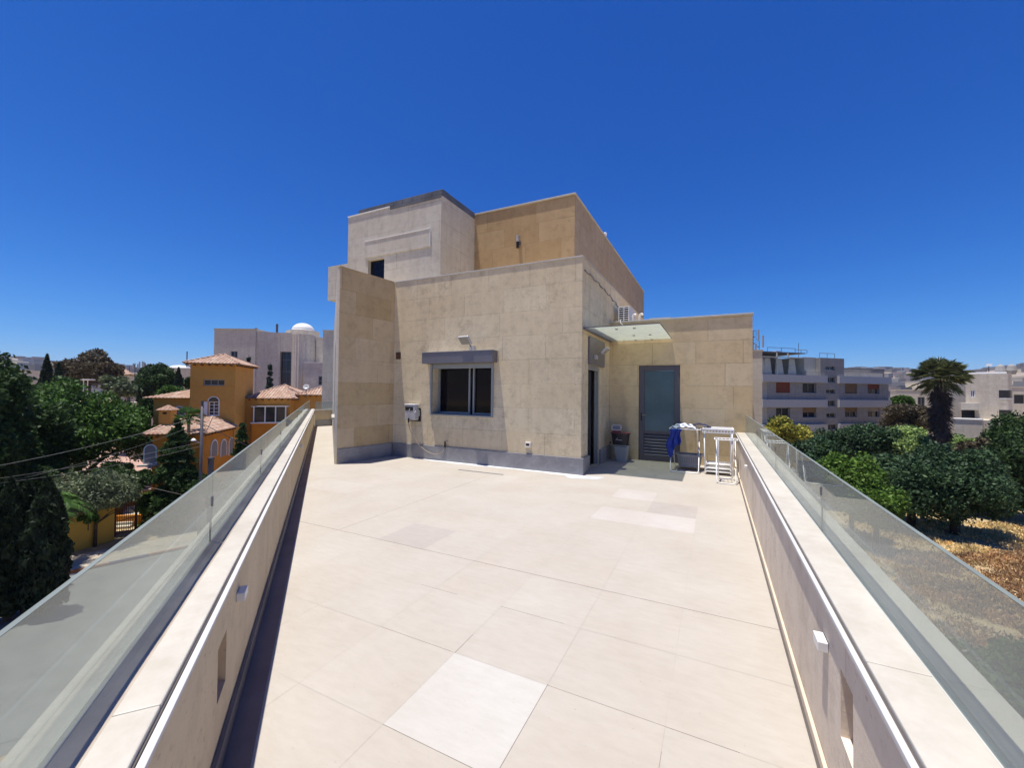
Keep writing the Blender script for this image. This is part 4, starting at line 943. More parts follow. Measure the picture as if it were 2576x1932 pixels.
# ============================================================ OCHRE VILLA
c2 = lambda x, y: (300+0.2622*x, 800+0.2622*y)
O = at(591, 985, 36); V = Frame((O.x, O.y), R(41.56))
villa = empty('ochre_villa', (O.x, O.y, 0), V.a, 'ochre villa with square tower and pale pink tiled hip roofs across the street', 'house')
def hip(parent, u0, u1, v0, v1, ze, zr, ru=None, rv=None, name='roof', ov=0.4):
    """hip roof over a rectangle; ridge points given"""
    u0 -= ov; u1 += ov; v0 -= ov; v1 += ov
    ru = ru or ((u0+u1)/2, (u0+u1)/2); rv = rv or ((v0+v1)/2,)*2
    P0 = (ru[0], rv[0], zr); P1 = (ru[1], rv[1], zr); m_ = MB()
    m_.slope((u0, v0, ze), (u1, v0, ze), P1, P0); m_.slope((u1, v0, ze), (u1, v1, ze), P1, P1)
    m_.slope((u1, v1, ze), (u0, v1, ze), P0, P1); m_.slope((u0, v1, ze), (u0, v0, ze), P0, P0)
    o = m_.build(name, M['clay'], parent)
    sf = MB(); sf.box(u0+0.03, v0+0.03, ze-0.10, u1-0.03, v1-0.03, ze-0.055)
    sf.build('eave_board', M['ochre'], o)
    rf = MB()
    k = u0+0.2
    while k < u1-0.1: rf.box(k, v0-0.03, ze-0.20, k+0.11, v0+0.3, ze-0.102); k += 0.55
    k = v0+0.3
    while k < v1-0.1: rf.box(u1-0.3, k, ze-0.20, u1+0.03, k+0.11, ze-0.102); k += 0.55
    rf.build('rafter_ends', M['old_wood'], o)
    rt = MB()
    for a, b_ in ((P0, (u0, v0, ze)), (P1, (u1, v0, ze)), (P0, (u0, v1, ze)), (P1, (u1, v1, ze))):
        rt.tube([Vector(a)+Vector((0, 0, .03)), Vector(b_)+Vector((0, 0, .03))], 0.09, 6)
    rt.build('hip_tiles', M['clay'], o)
    return o
def body(parent, u0, u1, v0, v1, z0, z1, mat, holesF=(), holesR=(), name='wall', d=0.25):
    m_ = MB(); m_.holed((u0, v0), (1, 0), u1-u0, z0, z1, [(a-u0, b_-u0, c_, e_) for a, b_, c_, e_ in holesF], d)
    m_.holed((u1, v0), (0, 1), v1-v0, z0, z1, [(a-v0, b_-v0, c_, e_) for a, b_, c_, e_ in holesR], d)
    m_.holed((u1, v1), (-1, 0), u1-u0, z0, z1); m_.holed((u0, v1), (0, -1), v1-v0, z0, z1)
    m_.quad((u0, v0, z1), (u1, v0, z1), (u1, v1, z1), (u0, v1, z1))
    return m_.build(name, mat, parent)
def win_front(parent, a, b_, z0, z1, v, nm='window', frame='white_gloss', paneM='pane_far', bars=1, fw=0.07, hb=0, inset=0.12):
    m_ = MB()
    m_.box(a, v+inset-0.06, z0, a+fw, v+inset, z1); m_.box(b_-fw, v+inset-0.06, z0, b_, v+inset, z1); m_.box(a+fw, v+inset-0.06, z0, b_-fw, v+inset, z0+fw); m_.box(a+fw, v+inset-0.06, z1-fw, b_-fw, v+inset, z1)
    for k in range(bars): x = a+(b_-a)*(k+1)/(bars+1); m_.box(x-fw*0.35, v+inset-0.055, z0+fw, x+fw*0.35, v+inset-0.005, z1-fw)
    for k in range(hb): z = z0+(z1-z0)*(k+1)/(hb+1); m_.box(a+fw, v+inset-0.05, z-0.02, b_-fw, v+inset-0.008, z+0.02)
    o = m_.build(nm, M[frame], parent); MB().box(a, v+inset+0.002, z0, b_, v+inset+0.02, z1).build('pane', M[paneM], o); return o
uL = V.front(*c2(680, 600))[0]; vR = V.side(*c2(1285, 600))[0]; zt = V.front(*c2(1110, 447))[1]
zr = at(*c2(1000, 345), 37.3).z
wz0, wz1 = V.front(*c2(905, 648))[1], V.front(*c2(905, 590))[1]; wa, wb = V.front(*c2(805, 620))[0], V.front(*c2(1010, 620))[0]
aa, ab = V.front(*c2(855, 850))[0], V.front(*c2(955, 850))[0]; az0, az1 = V.front(*c2(900, 935))[1], V.front(*c2(900, 755))[1]
body(villa, uL, 0, 0, vR, -6.2, zt, M['ochre'], [(wa, wb, wz0, wz1), (aa, ab, az0, az1-0.42)], name='tower_wall')
win_front(villa, wa, wb, wz0, wz1, 0, bars=2, frame='frame_metal', inset=0.2)
w_ = win_front(villa, aa, ab, az0, az1-0.42, 0, bars=1, hb=3, inset=0.14)
m_ = MB(); vprism(m_, archpoly(aa-0.06, ab+0.06, az1-0.44, az1+0.03), -0.03, -0.001); m_.build('arch_surround', M['white_paint'], w_)
m_ = MB(); vprism(m_, archpoly(aa+0.02, ab-0.02, az1-0.43, az1-0.04), -0.036, -0.0305); m_.build('arch_pane', M['pane_far'], w_)
m_ = MB(); m_.box(aa-0.45, -0.06, az0, aa-0.05, -0.02, az1-0.44); m_.box(ab+0.01, -0.04, az0, ab+0.07, -0.001, az1-0.44); m_.box(aa-0.05, -0.06, az0-0.06, ab+0.07, -0.001, az0-0.002); m_.build('shutter', M['white_paint'], w_)
bz = V.front(*c2(900, 655))[1]; MB().box(uL-0.015, -0.015, bz-0.02, 0.015, -0.001, bz+0.02).build('string_course', M['orange'], villa)
hip(villa, uL, 0, 0, vR, zt+0.05, zr, name='tower_roof')
# middle left wing
v0 = 0.7; ue = V.front(*c2(330, 800), v0)[0]; ze = V.front(*c2(400, 768), v0)[1]; na, nb = V.front(*c2(515, 900), v0)[0], V.front(*c2(635, 900), v0)[0]; nz0, nz1 = V.front(*c2(575, 985), v0)[1], V.front(*c2(575, 848), v0)[1]
body(villa, ue, uL-0.002, v0, 6.5, -6.2, ze, M['ochre'], name='left_wing_wall')
m_ = MB(); vprism(m_, archpoly(na-0.05, nb+0.05, nz0, nz1+0.04), v0-0.04, v0-0.001); n_ = m_.build('arched_niche', M['white_paint'], villa)
m_ = MB(); vprism(m_, archpoly(na+0.05, nb-0.05, nz0+0.03, nz1-0.05), v0-0.047, v0-0.041); m_.build('niche_shutter', M['curtain'], n_)
zz_ = V.front(*c2(680, 660), v0+2.5)[1]; u_e = V.front(*c2(228, 765), v0-0.4)[0]
m_ = MB(); m_.slope((u_e, v0-0.4, ze+0.02), (uL-0.01, v0-0.4, ze+0.02), (uL-0.01, v0+2.7, zz_), (uL-0.05, v0+2.7, zz_)); m_.slope((u_e, v0+5.8, ze+0.02), (u_e, v0-0.4, ze+0.02), (uL-0.05, v0+2.7, zz_), (uL-0.05, v0+2.7, zz_))
m_.slope((uL-0.01, v0+5.8, ze+0.02), (u_e, v0+5.8, ze+0.02), (uL-0.05, v0+2.7, zz_), (uL-0.01, v0+2.7, zz_)); m_.build('left_wing_roof', M['clay'], villa)
# right wing
v0 = 2.9; u1 = V.front(*c2(1640, 800), v0)[0]; ze = V.front(*c2(1400, 775), v0-0.4)[1]; zr = V.front(*c2(1540, 672), v0+2.2)[1]
body(villa, 0.002, u1, v0, v0+5, -6.2, ze, M['ochre'], name='right_wing_wall')
ra, rb = V.front(*c2(1480, 675), v0+2.2)[0], V.front(*c2(1600, 675), v0+2.2)[0]
hip(villa, 0.45, u1, v0, v0+5, ze+0.05, zr, ru=(ra, rb), rv=(v0+2.4, v0+2.4), name='right_wing_roof')
ba, bb = V.front(*c2(1285, 920), v0-0.7)[0], V.front(*c2(1600, 920), v0-0.7)[0]; bz0, bz1 = V.front(*c2(1440, 1000), v0-0.7)[1], V.front(*c2(1440, 852), v0-0.7)[1]
m_ = MB(); m_.box(ba-0.15, v0-0.95, bz0-0.10, bb+0.1, v0-0.003, bz0-0.002); m_.box(ba-0.15, v0-0.85, bz1+0.001, bb+0.15, v0-0.003, bz1+0.06)
for x in (ba, ba+(bb-ba)*0.34, ba+(bb-ba)*0.66, bb-0.09): m_.box(x, v0-0.72, bz0, x+0.09, v0-0.63, bz1)
o = m_.build('bay_window', M['white_gloss'], villa); MB().box(ba+0.05, v0-0.60, bz0, bb-0.05, v0-0.57, bz1).build('pane', M['pane_far'], o)
MB().box(ba-0.1, v0-0.72, -6.2, bb+0.3, v0-0.003, bz0-0.11).build('bay_wall', M['orange'], villa)
# far right wing
v0 = 4.6; u0 = V.front(*c2(1690, 800), v0)[0]; u2 = V.front(*c2(2060, 800), v0)[0]; ze = V.front(*c2(1800, 742), v0-0.4)[1]; zr = V.front(*c2(1990, 630), v0+2.5)[1]
body(villa, u1+0.003, u2, v0, v0+5.5, -6.2, ze, M['ochre'], name='far_wing_wall')
hip(villa, u1+0.55, u2+2.2, v0, v0+6, ze+0.05, zr, name='far_wing_roof')
v0 = 8.2; ze = V.front(*c2(1330, 715), v0)[1]; body(villa, 0.0, 3.0, v0, v0+3.5, -6.2, ze, M['ochre'], name='rear_wall'); hip(villa, 0.0, 3.0, v0, v0+3.5, ze, ze+0.85, name='rear_roof')
# lower front wing
ue2 = 0.25; vc, ze = V.side(*c2(815, 1110), ue2+0.0); ul0 = V.front(*c2(225, 1112), vc)[0]
body(villa, ul0+0.4, ue2-0.35, vc+0.4, -0.003, -6.2, ze-0.1, M['orange'], name='lower_wing_wall')
zr = at(*c2(770, 960), 33.6).z
hip(villa, ul0+0.4, ue2-0.4, vc+0.4, -0.42, ze, zr, ru=(uL-0.3, uL+2.0), rv=(-0.8, -0.8), name='lower_wing_roof')
wv_ = vc+0.4; a_, b_2 = V.front(*c2(235, 1300), wv_)[0], V.front(*c2(365, 1300), wv_)[0]; z0_, z1_ = V.front(*c2(300, 1400), wv_)[1], V.front(*c2(300, 1210), wv_)[1]
m_ = MB(); vprism(m_, archpoly(a_, b_2, z0_, z1_), wv_-0.05, wv_-0.001); o = m_.build('arched_window', M['white_paint'], villa)
m_ = MB(); vprism(m_, archpoly(a_+0.08, b_2-0.08, z0_+0.06, z1_-0.08), wv_-0.058, wv_-0.051); m_.build('window_grille', M['curtain'], o)
MB().box(a_-0.15, wv_-0.5, z0_-0.12, b_2+0.15, wv_-0.06, z0_-0.02).build('balcony_slab', M['concrete'], o)
us = ue2-0.35
for xa, xb, ya, yb in ((870, 940, 1165, 1340), (965, 1025, 1160, 1335), (1045, 1090, 1145, 1320)):
    va, z0_ = V.side(*c2(xa, yb), us); vb, _ = V.side(*c2(xb, yb), us); _, z1_ = V.side(*c2((xa+xb)/2, ya), us)
    m_ = MB(); uprism(m_, archpoly(va, vb, z0_, z1_), us+0.001, us+0.05); o = m_.build('arch_panel', M['white_paint'], villa)
    m_ = MB(); uprism(m_, archpoly(va+0.12, vb-0.12, z0_, z1_-0.12), us+0.0505, us+0.058); m_.build('arch_infill', M['curtain'], o)
# chimney
vch = vc+2.6; ca_, cb_ = V.front(*c2(378, 950), vch)[0], V.front(*c2(492, 950), vch)[0]; cz0, cz1 = V.front(*c2(430, 1015), vch)[1], V.front(*c2(430, 888), vch)[1]
ch = MB().box(ca_, vch, cz0-0.6, cb_, vch+0.9, cz1).build('chimney', M['ochre'], villa)
m_ = MB(); m_.slope((ca_-0.12, vch-0.12, cz1+0.05), (cb_+0.12, vch-0.12, cz1+0.05), ((ca_+cb_)/2, vch+0.45, cz1+0.42), ((ca_+cb_)/2, vch+0.45, cz1+0.42), 0.18, 0.03)
m_.slope((cb_+0.12, vch-0.12, cz1+0.05), (cb_+0.12, vch+1.0, cz1+0.05), ((ca_+cb_)/2, vch+0.45, cz1+0.42), ((ca_+cb_)/2, vch+0.45, cz1+0.42), 0.18, 0.03)
m_.slope((ca_-0.12, vch+1.0, cz1+0.05), (ca_-0.12, vch-0.12, cz1+0.05), ((ca_+cb_)/2, vch+0.45, cz1+0.42), ((ca_+cb_)/2, vch+0.45, cz1+0.42), 0.18, 0.03)
m_.build('chimney_cap', M['clay'], ch)
m_ = MB(); m_.box(ca_+0.25, vch-0.004, cz1-0.28, ca_+0.42, vch-0.001, cz1-0.12); m_.box(cb_-0.42, vch-0.004, cz1-0.28, cb_-0.25, vch-0.001, cz1-0.12); m_.build('smoke_holes', M['black'], ch)

# raised garden court of the villa, retaining wall, steps, gate
def px2(px, D): p = at(px, 985, D); return (p.x, p.y)
court = MB(); poly = [px2(268, 30.5), px2(420, 31.0), px2(640, 32.5), px2(640, 60), px2(150, 60), px2(150, 36)]
court.prism(poly, -8.0, -6.20); tag(court.build('court_terrace', M['court']), kind='structure')
rw = empty('retaining_wall', (*px2(340, 30.2), -8), 0, 'low orange retaining wall with pale cap in front of the villa court', 'wall')
m_ = MB(); a_, b_2 = Vector(px2(262, 29.9)), Vector(px2(520, 31.2)); d2 = (b_2-a_).normalized(); n2 = Vector((-d2.y, d2.x)); LL = (b_2-a_).length
MB().obox(a_, d2, n2, (0, LL), (0, 0.25), -8, -6.12).build('wall', M['orange'], rw, shift=rw.location)
MB().obox(a_, d2, n2, (-0.05, LL), (-0.05, 0.3), -6.118, -6.04).build('cap', M['cream'], rw, shift=rw.location)
MB().obox(a_, d2, n2, (0.5, LL), (-2.4, -2.2), -8, -7.25).build('planter_wall', M['orange'], rw, shift=rw.location)
st = empty('garden_steps', (*px2(309, 27.6), -8), R(41.5), 'white edged garden steps behind the dark gate', 'steps')
for k in range(6):
    MB().box(-0.55, k*0.36, 0, 0.55, k*0.36+0.355, 0.17*(k+1)).build('step', M['cream'] if k % 1 == 0 else M['orange'], st)
yd = MB(); yd.prism([px2(1700, 8.2), px2(2100, 8.2), px2(3600, 4.0), px2(3600, 9), px2(2500, 15.2), px2(2300, 16.0), px2(1800, 17)], -8.05, -7.97); tag(yd.build('yard', M['concrete']), kind='structure')
# boundary wall
W1 = gpt(-60, 20.0); W1 = gpt(172, 23.3); W2 = gpt(297, 25.7); wd = Vector((W2.x-W1.x, W2.y-W1.y)).normalized(); wn_ = Vector((-wd.y, wd.x))
bw = empty('boundary_wall', (W1.x, W1.y, -8), 0, 'yellow plastered street wall with old tile coping under the overhanging bush', 'wall')
Lw_ = (Vector((W2.x, W2.y))-Vector((W1.x, W1.y))).length
MB().obox((0, 0), wd, wn_, (-14, Lw_), (0, 0.3), 0.0, 2.15).build('wall', M['yellow_wall'], bw)
m_ = MB()
k = -14
while k < Lw_-0.1: m_.tube([(*(wd*(k+0.1)+wn_*-0.12), 2.20), (*(wd*(k+0.1)+wn_*0.15), 2.42), (*(wd*(k+0.1)+wn_*0.42), 2.20)], 0.09, 6); k += 0.2
m_.build('tile_coping', M['clay'], bw)
gt = empty('garden_gate', (W2.x, W2.y, -7.86), 0, 'dark red barred metal gate beside the yellow street wall', 'gate')
for a_, b_2 in ((0.05, 0.15), (3.6, 3.7)): MB().obox((0, 0), wd, wn_, (a_, b_2), (0.05, 0.15), 0, 2.2).build('post', M['gate'], gt)
m_ = MB()
for k in range(27): x = 0.22+k*0.125; m_.obox((0, 0), wd, wn_, (x, x+0.022), (0.09, 0.112), 0.1, 2.05)
m_.build('bars', M['gate'], gt)
m_ = MB()
for z in (0.10, 0.9, 2.0): m_.obox((0, 0), wd, wn_, (0.155, 3.595), (0.08, 0.089), z, z+0.05)
m_.build('rails', M['gate'], gt)
for k, off in ((0, 3.75),):
    m_ = MB().obox((0, 0), wd, wn_, (3.72, 40), (0, 0.3), 0.0, 1.6)
    e_ = empty('boundary_wall', (W2.x, W2.y, -8), 0, 'low yellow wall continuing the street front beyond the dark red gate', 'wall'); m_.build('wall', M['yellow_wall'], e_)
# utility pole, wires
pb = gpt(509.8, 26); zt = at(509.8, 1022, 26).z
up_ = empty('utility_pole', (pb.x, pb.y, -8), 0, 'dark grey street pole with cables and a white lamp in front of the ochre villa', 'street pole')
MB().tube([(0, 0, 0), (0, 0, zt+8)], [0.10, 0.085], 10).build('pole', M['pole'], up_, smooth=True)
rl = Vector((RT.x, RT.y)).normalized()
m_ = MB(); m_.tube([(-rl.x*0.35, -rl.y*0.35, zt+8-0.55), (rl.x*0.2, rl.y*0.2, zt+8-0.55)], 0.03, 6); m_.tube([(0, 0, zt+8-0.15), (0, 0, zt+8+0.35)], 0.075, 8); m_.build('crossarm', M['pole'], up_)
zl = at(495, 1108, 26).z+8
MB().tube([(0, 0, zl-0.25), (-rl.x*0.25, -rl.y*0.25, zl-0.1), (-rl.x*0.42, -rl.y*0.42, zl-0.03)], 0.028, 6).build('lamp_arm', M['pole'], up_)
l_ = MB(); l_.lathe((0, 0, 0), [(0.03, 0.13), (0.10, 0.10), (0.20, 0.0), (0.19, -0.03), (0.001, -0.05)], 14, 1.0, 0.7)
l_.build('lamp_head', M['white_gloss'], up_, smooth=True, loc=(-rl.x*0.5, -rl.y*0.5, zl))
b2_ = gpt(534.8, 26.6)
e_ = empty('gate_post', (b2_.x, b2_.y, -8), 0, 'dark square post right behind the street pole', 'post')
h_ = at(537, 1155, 26.6).z+8; MB().box(-0.12, -0.12, 0, 0.12, 0.12, h_).build('shaft', M['pole'], e_); MB().box(-0.15, -0.15, h_+0.002, 0.15, 0.15, h_+0.1).build('cap', M['pole'], e_)
def wire(p, q, sag, r, label, mat='wire'):
    m_ = MB(); pts = []
    for k in range(25):
        t = k/24; pt = p.lerp(q, t); pt.z -= sag*4*t*(1-t); pts.append(pt)
    m_.tube(pts, r, 5)
    tag(m_.build('overhead_wire', M[mat]), label, 'cable')
wire(at(509, 1045, 26), at(-260, 1215, 19), 0.35, 0.010, 'thick overhead cable, topmost of those crossing the dark trees left of the pole')
wire(at(509, 1062, 26), at(-260, 1262, 19), 0.55, 0.006, 'thin overhead wire just below the thick top cable left of the pole')
wire(at(507, 1112, 26), at(-260, 1235, 19), 0.25, 0.006, 'lower overhead wire leaving the street lamp towards the left edge')
wire(at(507, 1122, 26), at(-260, 1243, 19), 0.35, 0.006, 'lowest overhead wire left of the street pole')
wire(at(511, 1066, 26), at(800, 1170, 33), 0.45, 0.02, 'thick black cable bundle sagging from the pole to the right past the villa', 'pole')

# ============================================================ DOMED BUILDING
O = at(538, 985, 58); Dm = Frame((O.x, O.y), R(26.36))
db = empty('domed_building', (O.x, O.y, 0), Dm.a, 'large pale stone building with curved front and a white dome behind the ochre villa', 'building')
F = lambda x, y, v=0: Dm.front(*c2(x, y), v)
u_a, zA = F(912, 108); u_b, _ = F(1310, 115)
w0, w1 = F(1070, 320)[0], F(1135, 320)[0]; wz1, wz0 = F(1100, 318)[1], F(1100, 382)[1]
body(db, u_a, u_b, 0, 12, -8, zA, M['far_stone'], [(w0, w1, wz0, wz1)], name='left_block'); win_front(db, w0, w1, wz0, wz1, 0, frame='frame_metal', inset=0.2)
MB().box(u_a-0.08, -0.08, zA+0.003, u_b+0.05, 12, zA+0.14).build('cornice', M['cream'], db)
zB = F(1500, 135, 1)[1]; u_c = F(1680, 140, 1.0)[0]
t0, t1 = F(1532, 500, 1.2)[0], F(1640, 500, 1.2)[0]; tz1 = F(1580, 322, 1.2)[1]
pl = [(u_b+0.003, 10), (u_b+0.003, 0.2)]
for k in range(9): t = k/8; pl.append((u_b+0.3+(t0-0.3-u_b)*t*0.95, 0.2+1.2*math.sin(t*math.pi/2)))
pl += [(t0-0.02, 1.4), (t0-0.02, 10)]
pl = pl[::-1]; MB().prism(pl, -8, zB).build('curved_wall', M['far_stone'], db)
body(db, t0-0.015, t1+0.015, 1.8, 10, -8, tz1-0.02, M['pane_far'], name='tall_glazing')
MB().box(t0-0.015, 1.42, tz1, t1+0.015, 10, zB).build('glazing_lintel', M['far_stone'], db)
m_ = MB()
for k in range(3): x = t0+(t1-t0)*(k+0.5)/3; m_.box(x-0.02, 1.76, -8, x+0.02, 1.796, tz1-0.05)
for k in range(7): z = tz1-1.2-k*1.7; m_.box(t0, 1.75, z, t1, 1.759, z+0.06)
m_.build('glazing_bars', M['grey_metal'], db)
u_d = F(1820, 160, 0.6)[0]; zC = F(1750, 152, 0.6)[1]; pl = [(t1+0.02, 10), (t1+0.02, 1.4)]
for k in range(13): t = k/12; x = t1+0.1+(u_d-t1-0.1)*t; pl.append((x, 1.4-0.8*math.sin(t*math.pi)+(0.10 if k % 2 else 0)))
pl += [(u_d+0.1, 10)]; MB().prism(pl[::-1], -8, zC).build('fluted_wall', M['far_stone'], db)
u_e = F(2100, 200, 2.5)[0]; zD = F(1900, 185, 2.5)[1]
body(db, u_d+0.105, u_e, 2.5, 11, -8, zD, M['far_stone'], name='right_block')
cu, cz = F(1764, 128, 5); rr = (F(1870, 128, 5)[0]-F(1660, 128, 5)[0])/2*0.93
pl = [(cu+rr*1.55*math.cos(2*math.pi*k/8+0.39), 5+rr*1.3*math.sin(2*math.pi*k/8+0.39)) for k in range(8)]
MB().prism(pl, zD-1.2, cz-0.02).build('drum', M['far_stone'], db)
MB().lathe((cu, 5, cz), [(rr*1.06, 0), (rr*1.06, 0.12), (rr, 0.12)]+[(rr*math.cos(a), 0.12+rr*0.72*math.sin(a)) for a in np.linspace(0.05, 1.5, 12)]+[(0.02, 0.12+rr*0.72)], 32).build('dome', M['white_paint'], db, smooth=True)
fu, fz = F(1513, 130, 3); _, fz1 = F(1513, 58, 3); MB().tube([(fu, 3, fz-0.4), (fu, 3, fz1)], 0.16, 10).build('flue', M['pole'], db)
ea, ez = F(1772, 430, -2.5); eb, _ = F(2060, 430, -2.5); q0, q1 = F(1910, 600, -2.5)[0], F(1972, 600, -2.5)[0]; r1, r0 = F(1940, 558, -2.5)[1], F(1940, 645, -2.5)[1]
body(db, ea, eb, -2.5, 2.3, -8, ez, M['far_stone'], [(q0, q1, r0, r1)], name='lower_block'); win_front(db, q0, q1, r0, r1, -2.5, frame='frame_metal', hb=1)
MB().box(ea-0.05, -2.56, ez+0.003, eb, 2.3, ez+0.12).build('ledge', M['white_paint'], db)
for px_, py_, D_ in ((F(1318, 140, 0.8)[0], 0, 0),):
    MB().lathe((F(1308, 118, 0.5)[0], 0.6, zA+0.142), [(0.18, 0), (0.18, 0.15), (0.05, 0.25)], 10).build('roof_vent', M['pole'], db)
# satellite dish on the far villa wing
p = at(*c2(1795, 665), 41)
sd_ = empty('satellite_dish', (p.x, p.y, p.z-0.55), R(40), 'grey satellite dish standing on the villa roof below the lower stone block', 'satellite dish')
MB().lathe((0, 0, 0), [(0.001, 0.0), (0.13, 0.02), (0.29, 0.10), (0.28, 0.105), (0.13, 0.03), (0.001, 0.01)], 20).build('dish', M['lamp_body'], sd_, smooth=True, loc=(0, 0, 0.55)).rotation_euler = (R(60), 0, 0)
MB().tube([(0, 0, -0.6), (0, 0, 0.55)], 0.03, 6).build('mast', M['pole'], sd_)

# ============================================================ OTHER LEFT BUILDINGS
def house(x0, x1, ytop, D, label, mat, roof=None, depth=8, wins=(), ybot=None, name='house', parapet=True, cat='house', group=None):
    """simple flat or hip roofed house; x0,x1,ytop in photo pixels"""
    O = at(x0, 985, D); f = Frame((O.x, O.y), R(26.36)-0.85*math.atan((0.5*(x0+x1)-1288)/1029.2)); w_ = f.front(x1, ytop)[0]; zt_ = f.front(x0, ytop)[1]
    e = empty(name, (O.x, O.y, 0), f.a, label, cat, group)
    holes = []
    for a, b_, c_, d_2 in wins:
        holes.append((w_*a, w_*b_, zt_-c_, zt_-d_2))
    body(e, 0, w_, 0, depth, -8, zt_, mat, holes, d=0.2)
    for h_ in holes: win_front(e, *h_, 0, frame='frame_metal', fw=0.08, inset=0.2)
    if roof: hip(e, 0, w_, 0, depth, zt_, zt_+roof, ov=0.5)
    elif parapet: MB().box(-0.08, -0.08, zt_+0.004, w_+0.08, depth+0.08, zt_+0.16).build('parapet_cap', M['cream'], e)
    return e
house(121, 141, 919, 92, 'grey house with dark roof edge between the two slim cypresses', M['concrete'], wins=[(0.2, 0.8, 4.5, 2.5)])
house(147, 172, 917, 84, 'cream house with a small tiled hip roof just left of the big dark tree', M['far_stone'], roof=1.1, wins=[(0.15, 0.4, 3.2, 1.6), (0.6, 0.85, 3.2, 1.6)])
house(44, 110, 958, 62, 'long low cream building behind the treetops at far left', M['cream'], wins=[(0.05, 0.25, 1.9, 0.9), (0.4, 0.6, 1.9, 0.9)])
house(57, 108, 933, 105, 'mauve grey building above the long low cream one', M['far_stone'], wins=[(0.1, 0.3, 4, 2), (0.5, 0.7, 4, 2)])
house(48, 80, 931, 140, 'small white topped house under the left skyline', M['cream'], wins=[(0.2, 0.6, 4, 2)])
house(288, 322, 941, 96, 'house with red tiled roof right of the big dark tree', M['cream'], roof=1.6, wins=[(0.2, 0.4, 3.2, 1.6)])
house(302, 352, 945, 110, 'grey beige house beside the red roofed one', M['far_stone'], wins=[(0.1, 0.25, 4, 2), (0.4, 0.55, 4, 2), (0.7, 0.85, 4, 2)])
hb_ = house(405, 482, 926, 92, 'pale long building with a low white roof dome left of the villa tower', M['far_stone'], wins=[(0.08, 0.22, 4, 2), (0.35, 0.5, 4, 2), (0.62, 0.76, 4, 2)])
w_ = hb_.children[0].dimensions.x
MB().lathe((w_*0.5, 4, 0), [(2.2, 0), (2.0, 0.35), (1.2, 0.7), (0.02, 0.85)], 20).build('roof_dome', M['white_paint'], hb_, loc=(0, 0, at(440, 926, 92).z+0.1))
MB().tube([(w_*0.76, 3, 0), (w_*0.76, 3, 4.2)], 0.12, 6).build('mast', M['pole'], hb_, loc=(0, 0, at(440, 926, 92).z))
house(329, 388, 1016, 44, 'low grey stone house behind the big round tree, left of the ochre villa', M['far_stone'], depth=6, wins=[(0.15, 0.4, 2.2, 1.0)])
house(308, 344, 981, 52, 'small pale outbuilding beside the dark cypress', M['cream'], depth=5, wins=[(0.3, 0.6, 2, 0.8)])
# white frame on a roof
p = at(220, 985, 42); zz_ = at(220, 957, 42).z
tk = empty('tank_stand', (p.x, p.y, -8), R(26), 'small white table like roof frame poking out of the big round tree', 'roof frame')
MB().box(-0.5, -0.3, zz_+8, 0.5, 0.3, zz_+8.12).build('top_slab', M['white_paint'], tk, bevel=0.02)
for x in (-0.42, 0.0): MB().tube([(x, 0, 0), (x, 0, zz_+7.998)], 0.04, 6).build('leg', M['white_paint'], tk)
# antenna clumps
for n_, (x, y0, D, h) in enumerate(((325, 934, 100, 2.2), (338, 931, 100, 2.8), (356, 930, 98, 3.4), (364, 932, 98, 3.0))):
    p = at(x, 985, D); zb = at(x, y0, D).z
    lab = ['short roof antenna farthest left of the four on the skyline', 'thin branching roof antenna, second from the left on the skyline', 'tall roof antenna with panels above the round dark tree', 'tall roof antenna at the right end of the skyline group'][n_]
    e = empty('roof_antenna', (p.x, p.y, zb-9), 0, lab, 'antenna', 'roof antennas on the left skyline')
    MB().tube([(0, 0, 0), (0, 0, 9+h*0.6)], 0.07, 5).build('mast', M['pole'], e)
    for q in range(3): a = q*2.1+n_; MB().box(math.cos(a)*0.5-0.12, math.sin(a)*0.5-0.1, 9+h*0.1, math.cos(a)*0.5+0.12, math.sin(a)*0.5+0.1, 9+h*0.55).build('panel', M['lamp_body'], e); MB().tube([(0, 0, 9+h*0.3), (math.cos(a)*0.5, math.sin(a)*0.5, 9+h*0.3)], 0.03, 4).build('arm', M['pole'], e)

# ============================================================ RIGHT : APARTMENT BLOCK
c3 = lambda x, y: (1860+0.18083*x, 820+0.18083*y)
O = at(1929.6, 985, 50); A_ = Frame((O.x, O.y), R(41.9))
ap = empty('apartment_block', (O.x, O.y, 0), A_.a, 'bluish grey three storey apartment block with rusty shutters beyond the right parapet', 'apartment building')
G_ = lambda x, y, v=0: A_.front(*c3(x, y), v)
uE = G_(2075, 900)[0]; zs = lambda y: G_(1230, y)[1]
bands = [(zs(795), zs(695)), (zs(1132), zs(1027)), (zs(1472), zs(1365))]
winx = [(510, 705), (880, 1070), (1470, 1640), (1785, 1950)]
holes = []; meta = []
st_h = [(1205, 1335, 553, 615), (1205, 1335, 710, 788), (1205, 1335, 880, 942), (1210, 1335, 1036, 1118), (1210, 1340, 1212, 1278), (1215, 1355, 1370, 1448)]
for r_, (yt, yb) in enumerate(((797, 942), (1136, 1276), (1476, 1610))):
    for c_, (xa, xb) in enumerate(winx):
        a_, b_2 = G_(xa, 900)[0], G_(xb, 900)[0]; holes.append((a_, b_2, zs(yb), zs(yt))); meta.append((r_, c_))
sa_, sb_ = G_(1195, 900)[0], G_(1360, 900)[0]
sh_ = [(G_(xa, 900)[0], G_(xb, 900)[0], zs(yb), zs(yt)) for xa, xb, yt, yb in st_h[1:]]
body(ap, 0, uE, 0, 12, -8, bands[0][1]-0.02, M['apt_stone'], holes+sh_, name='wall', d=0.3)
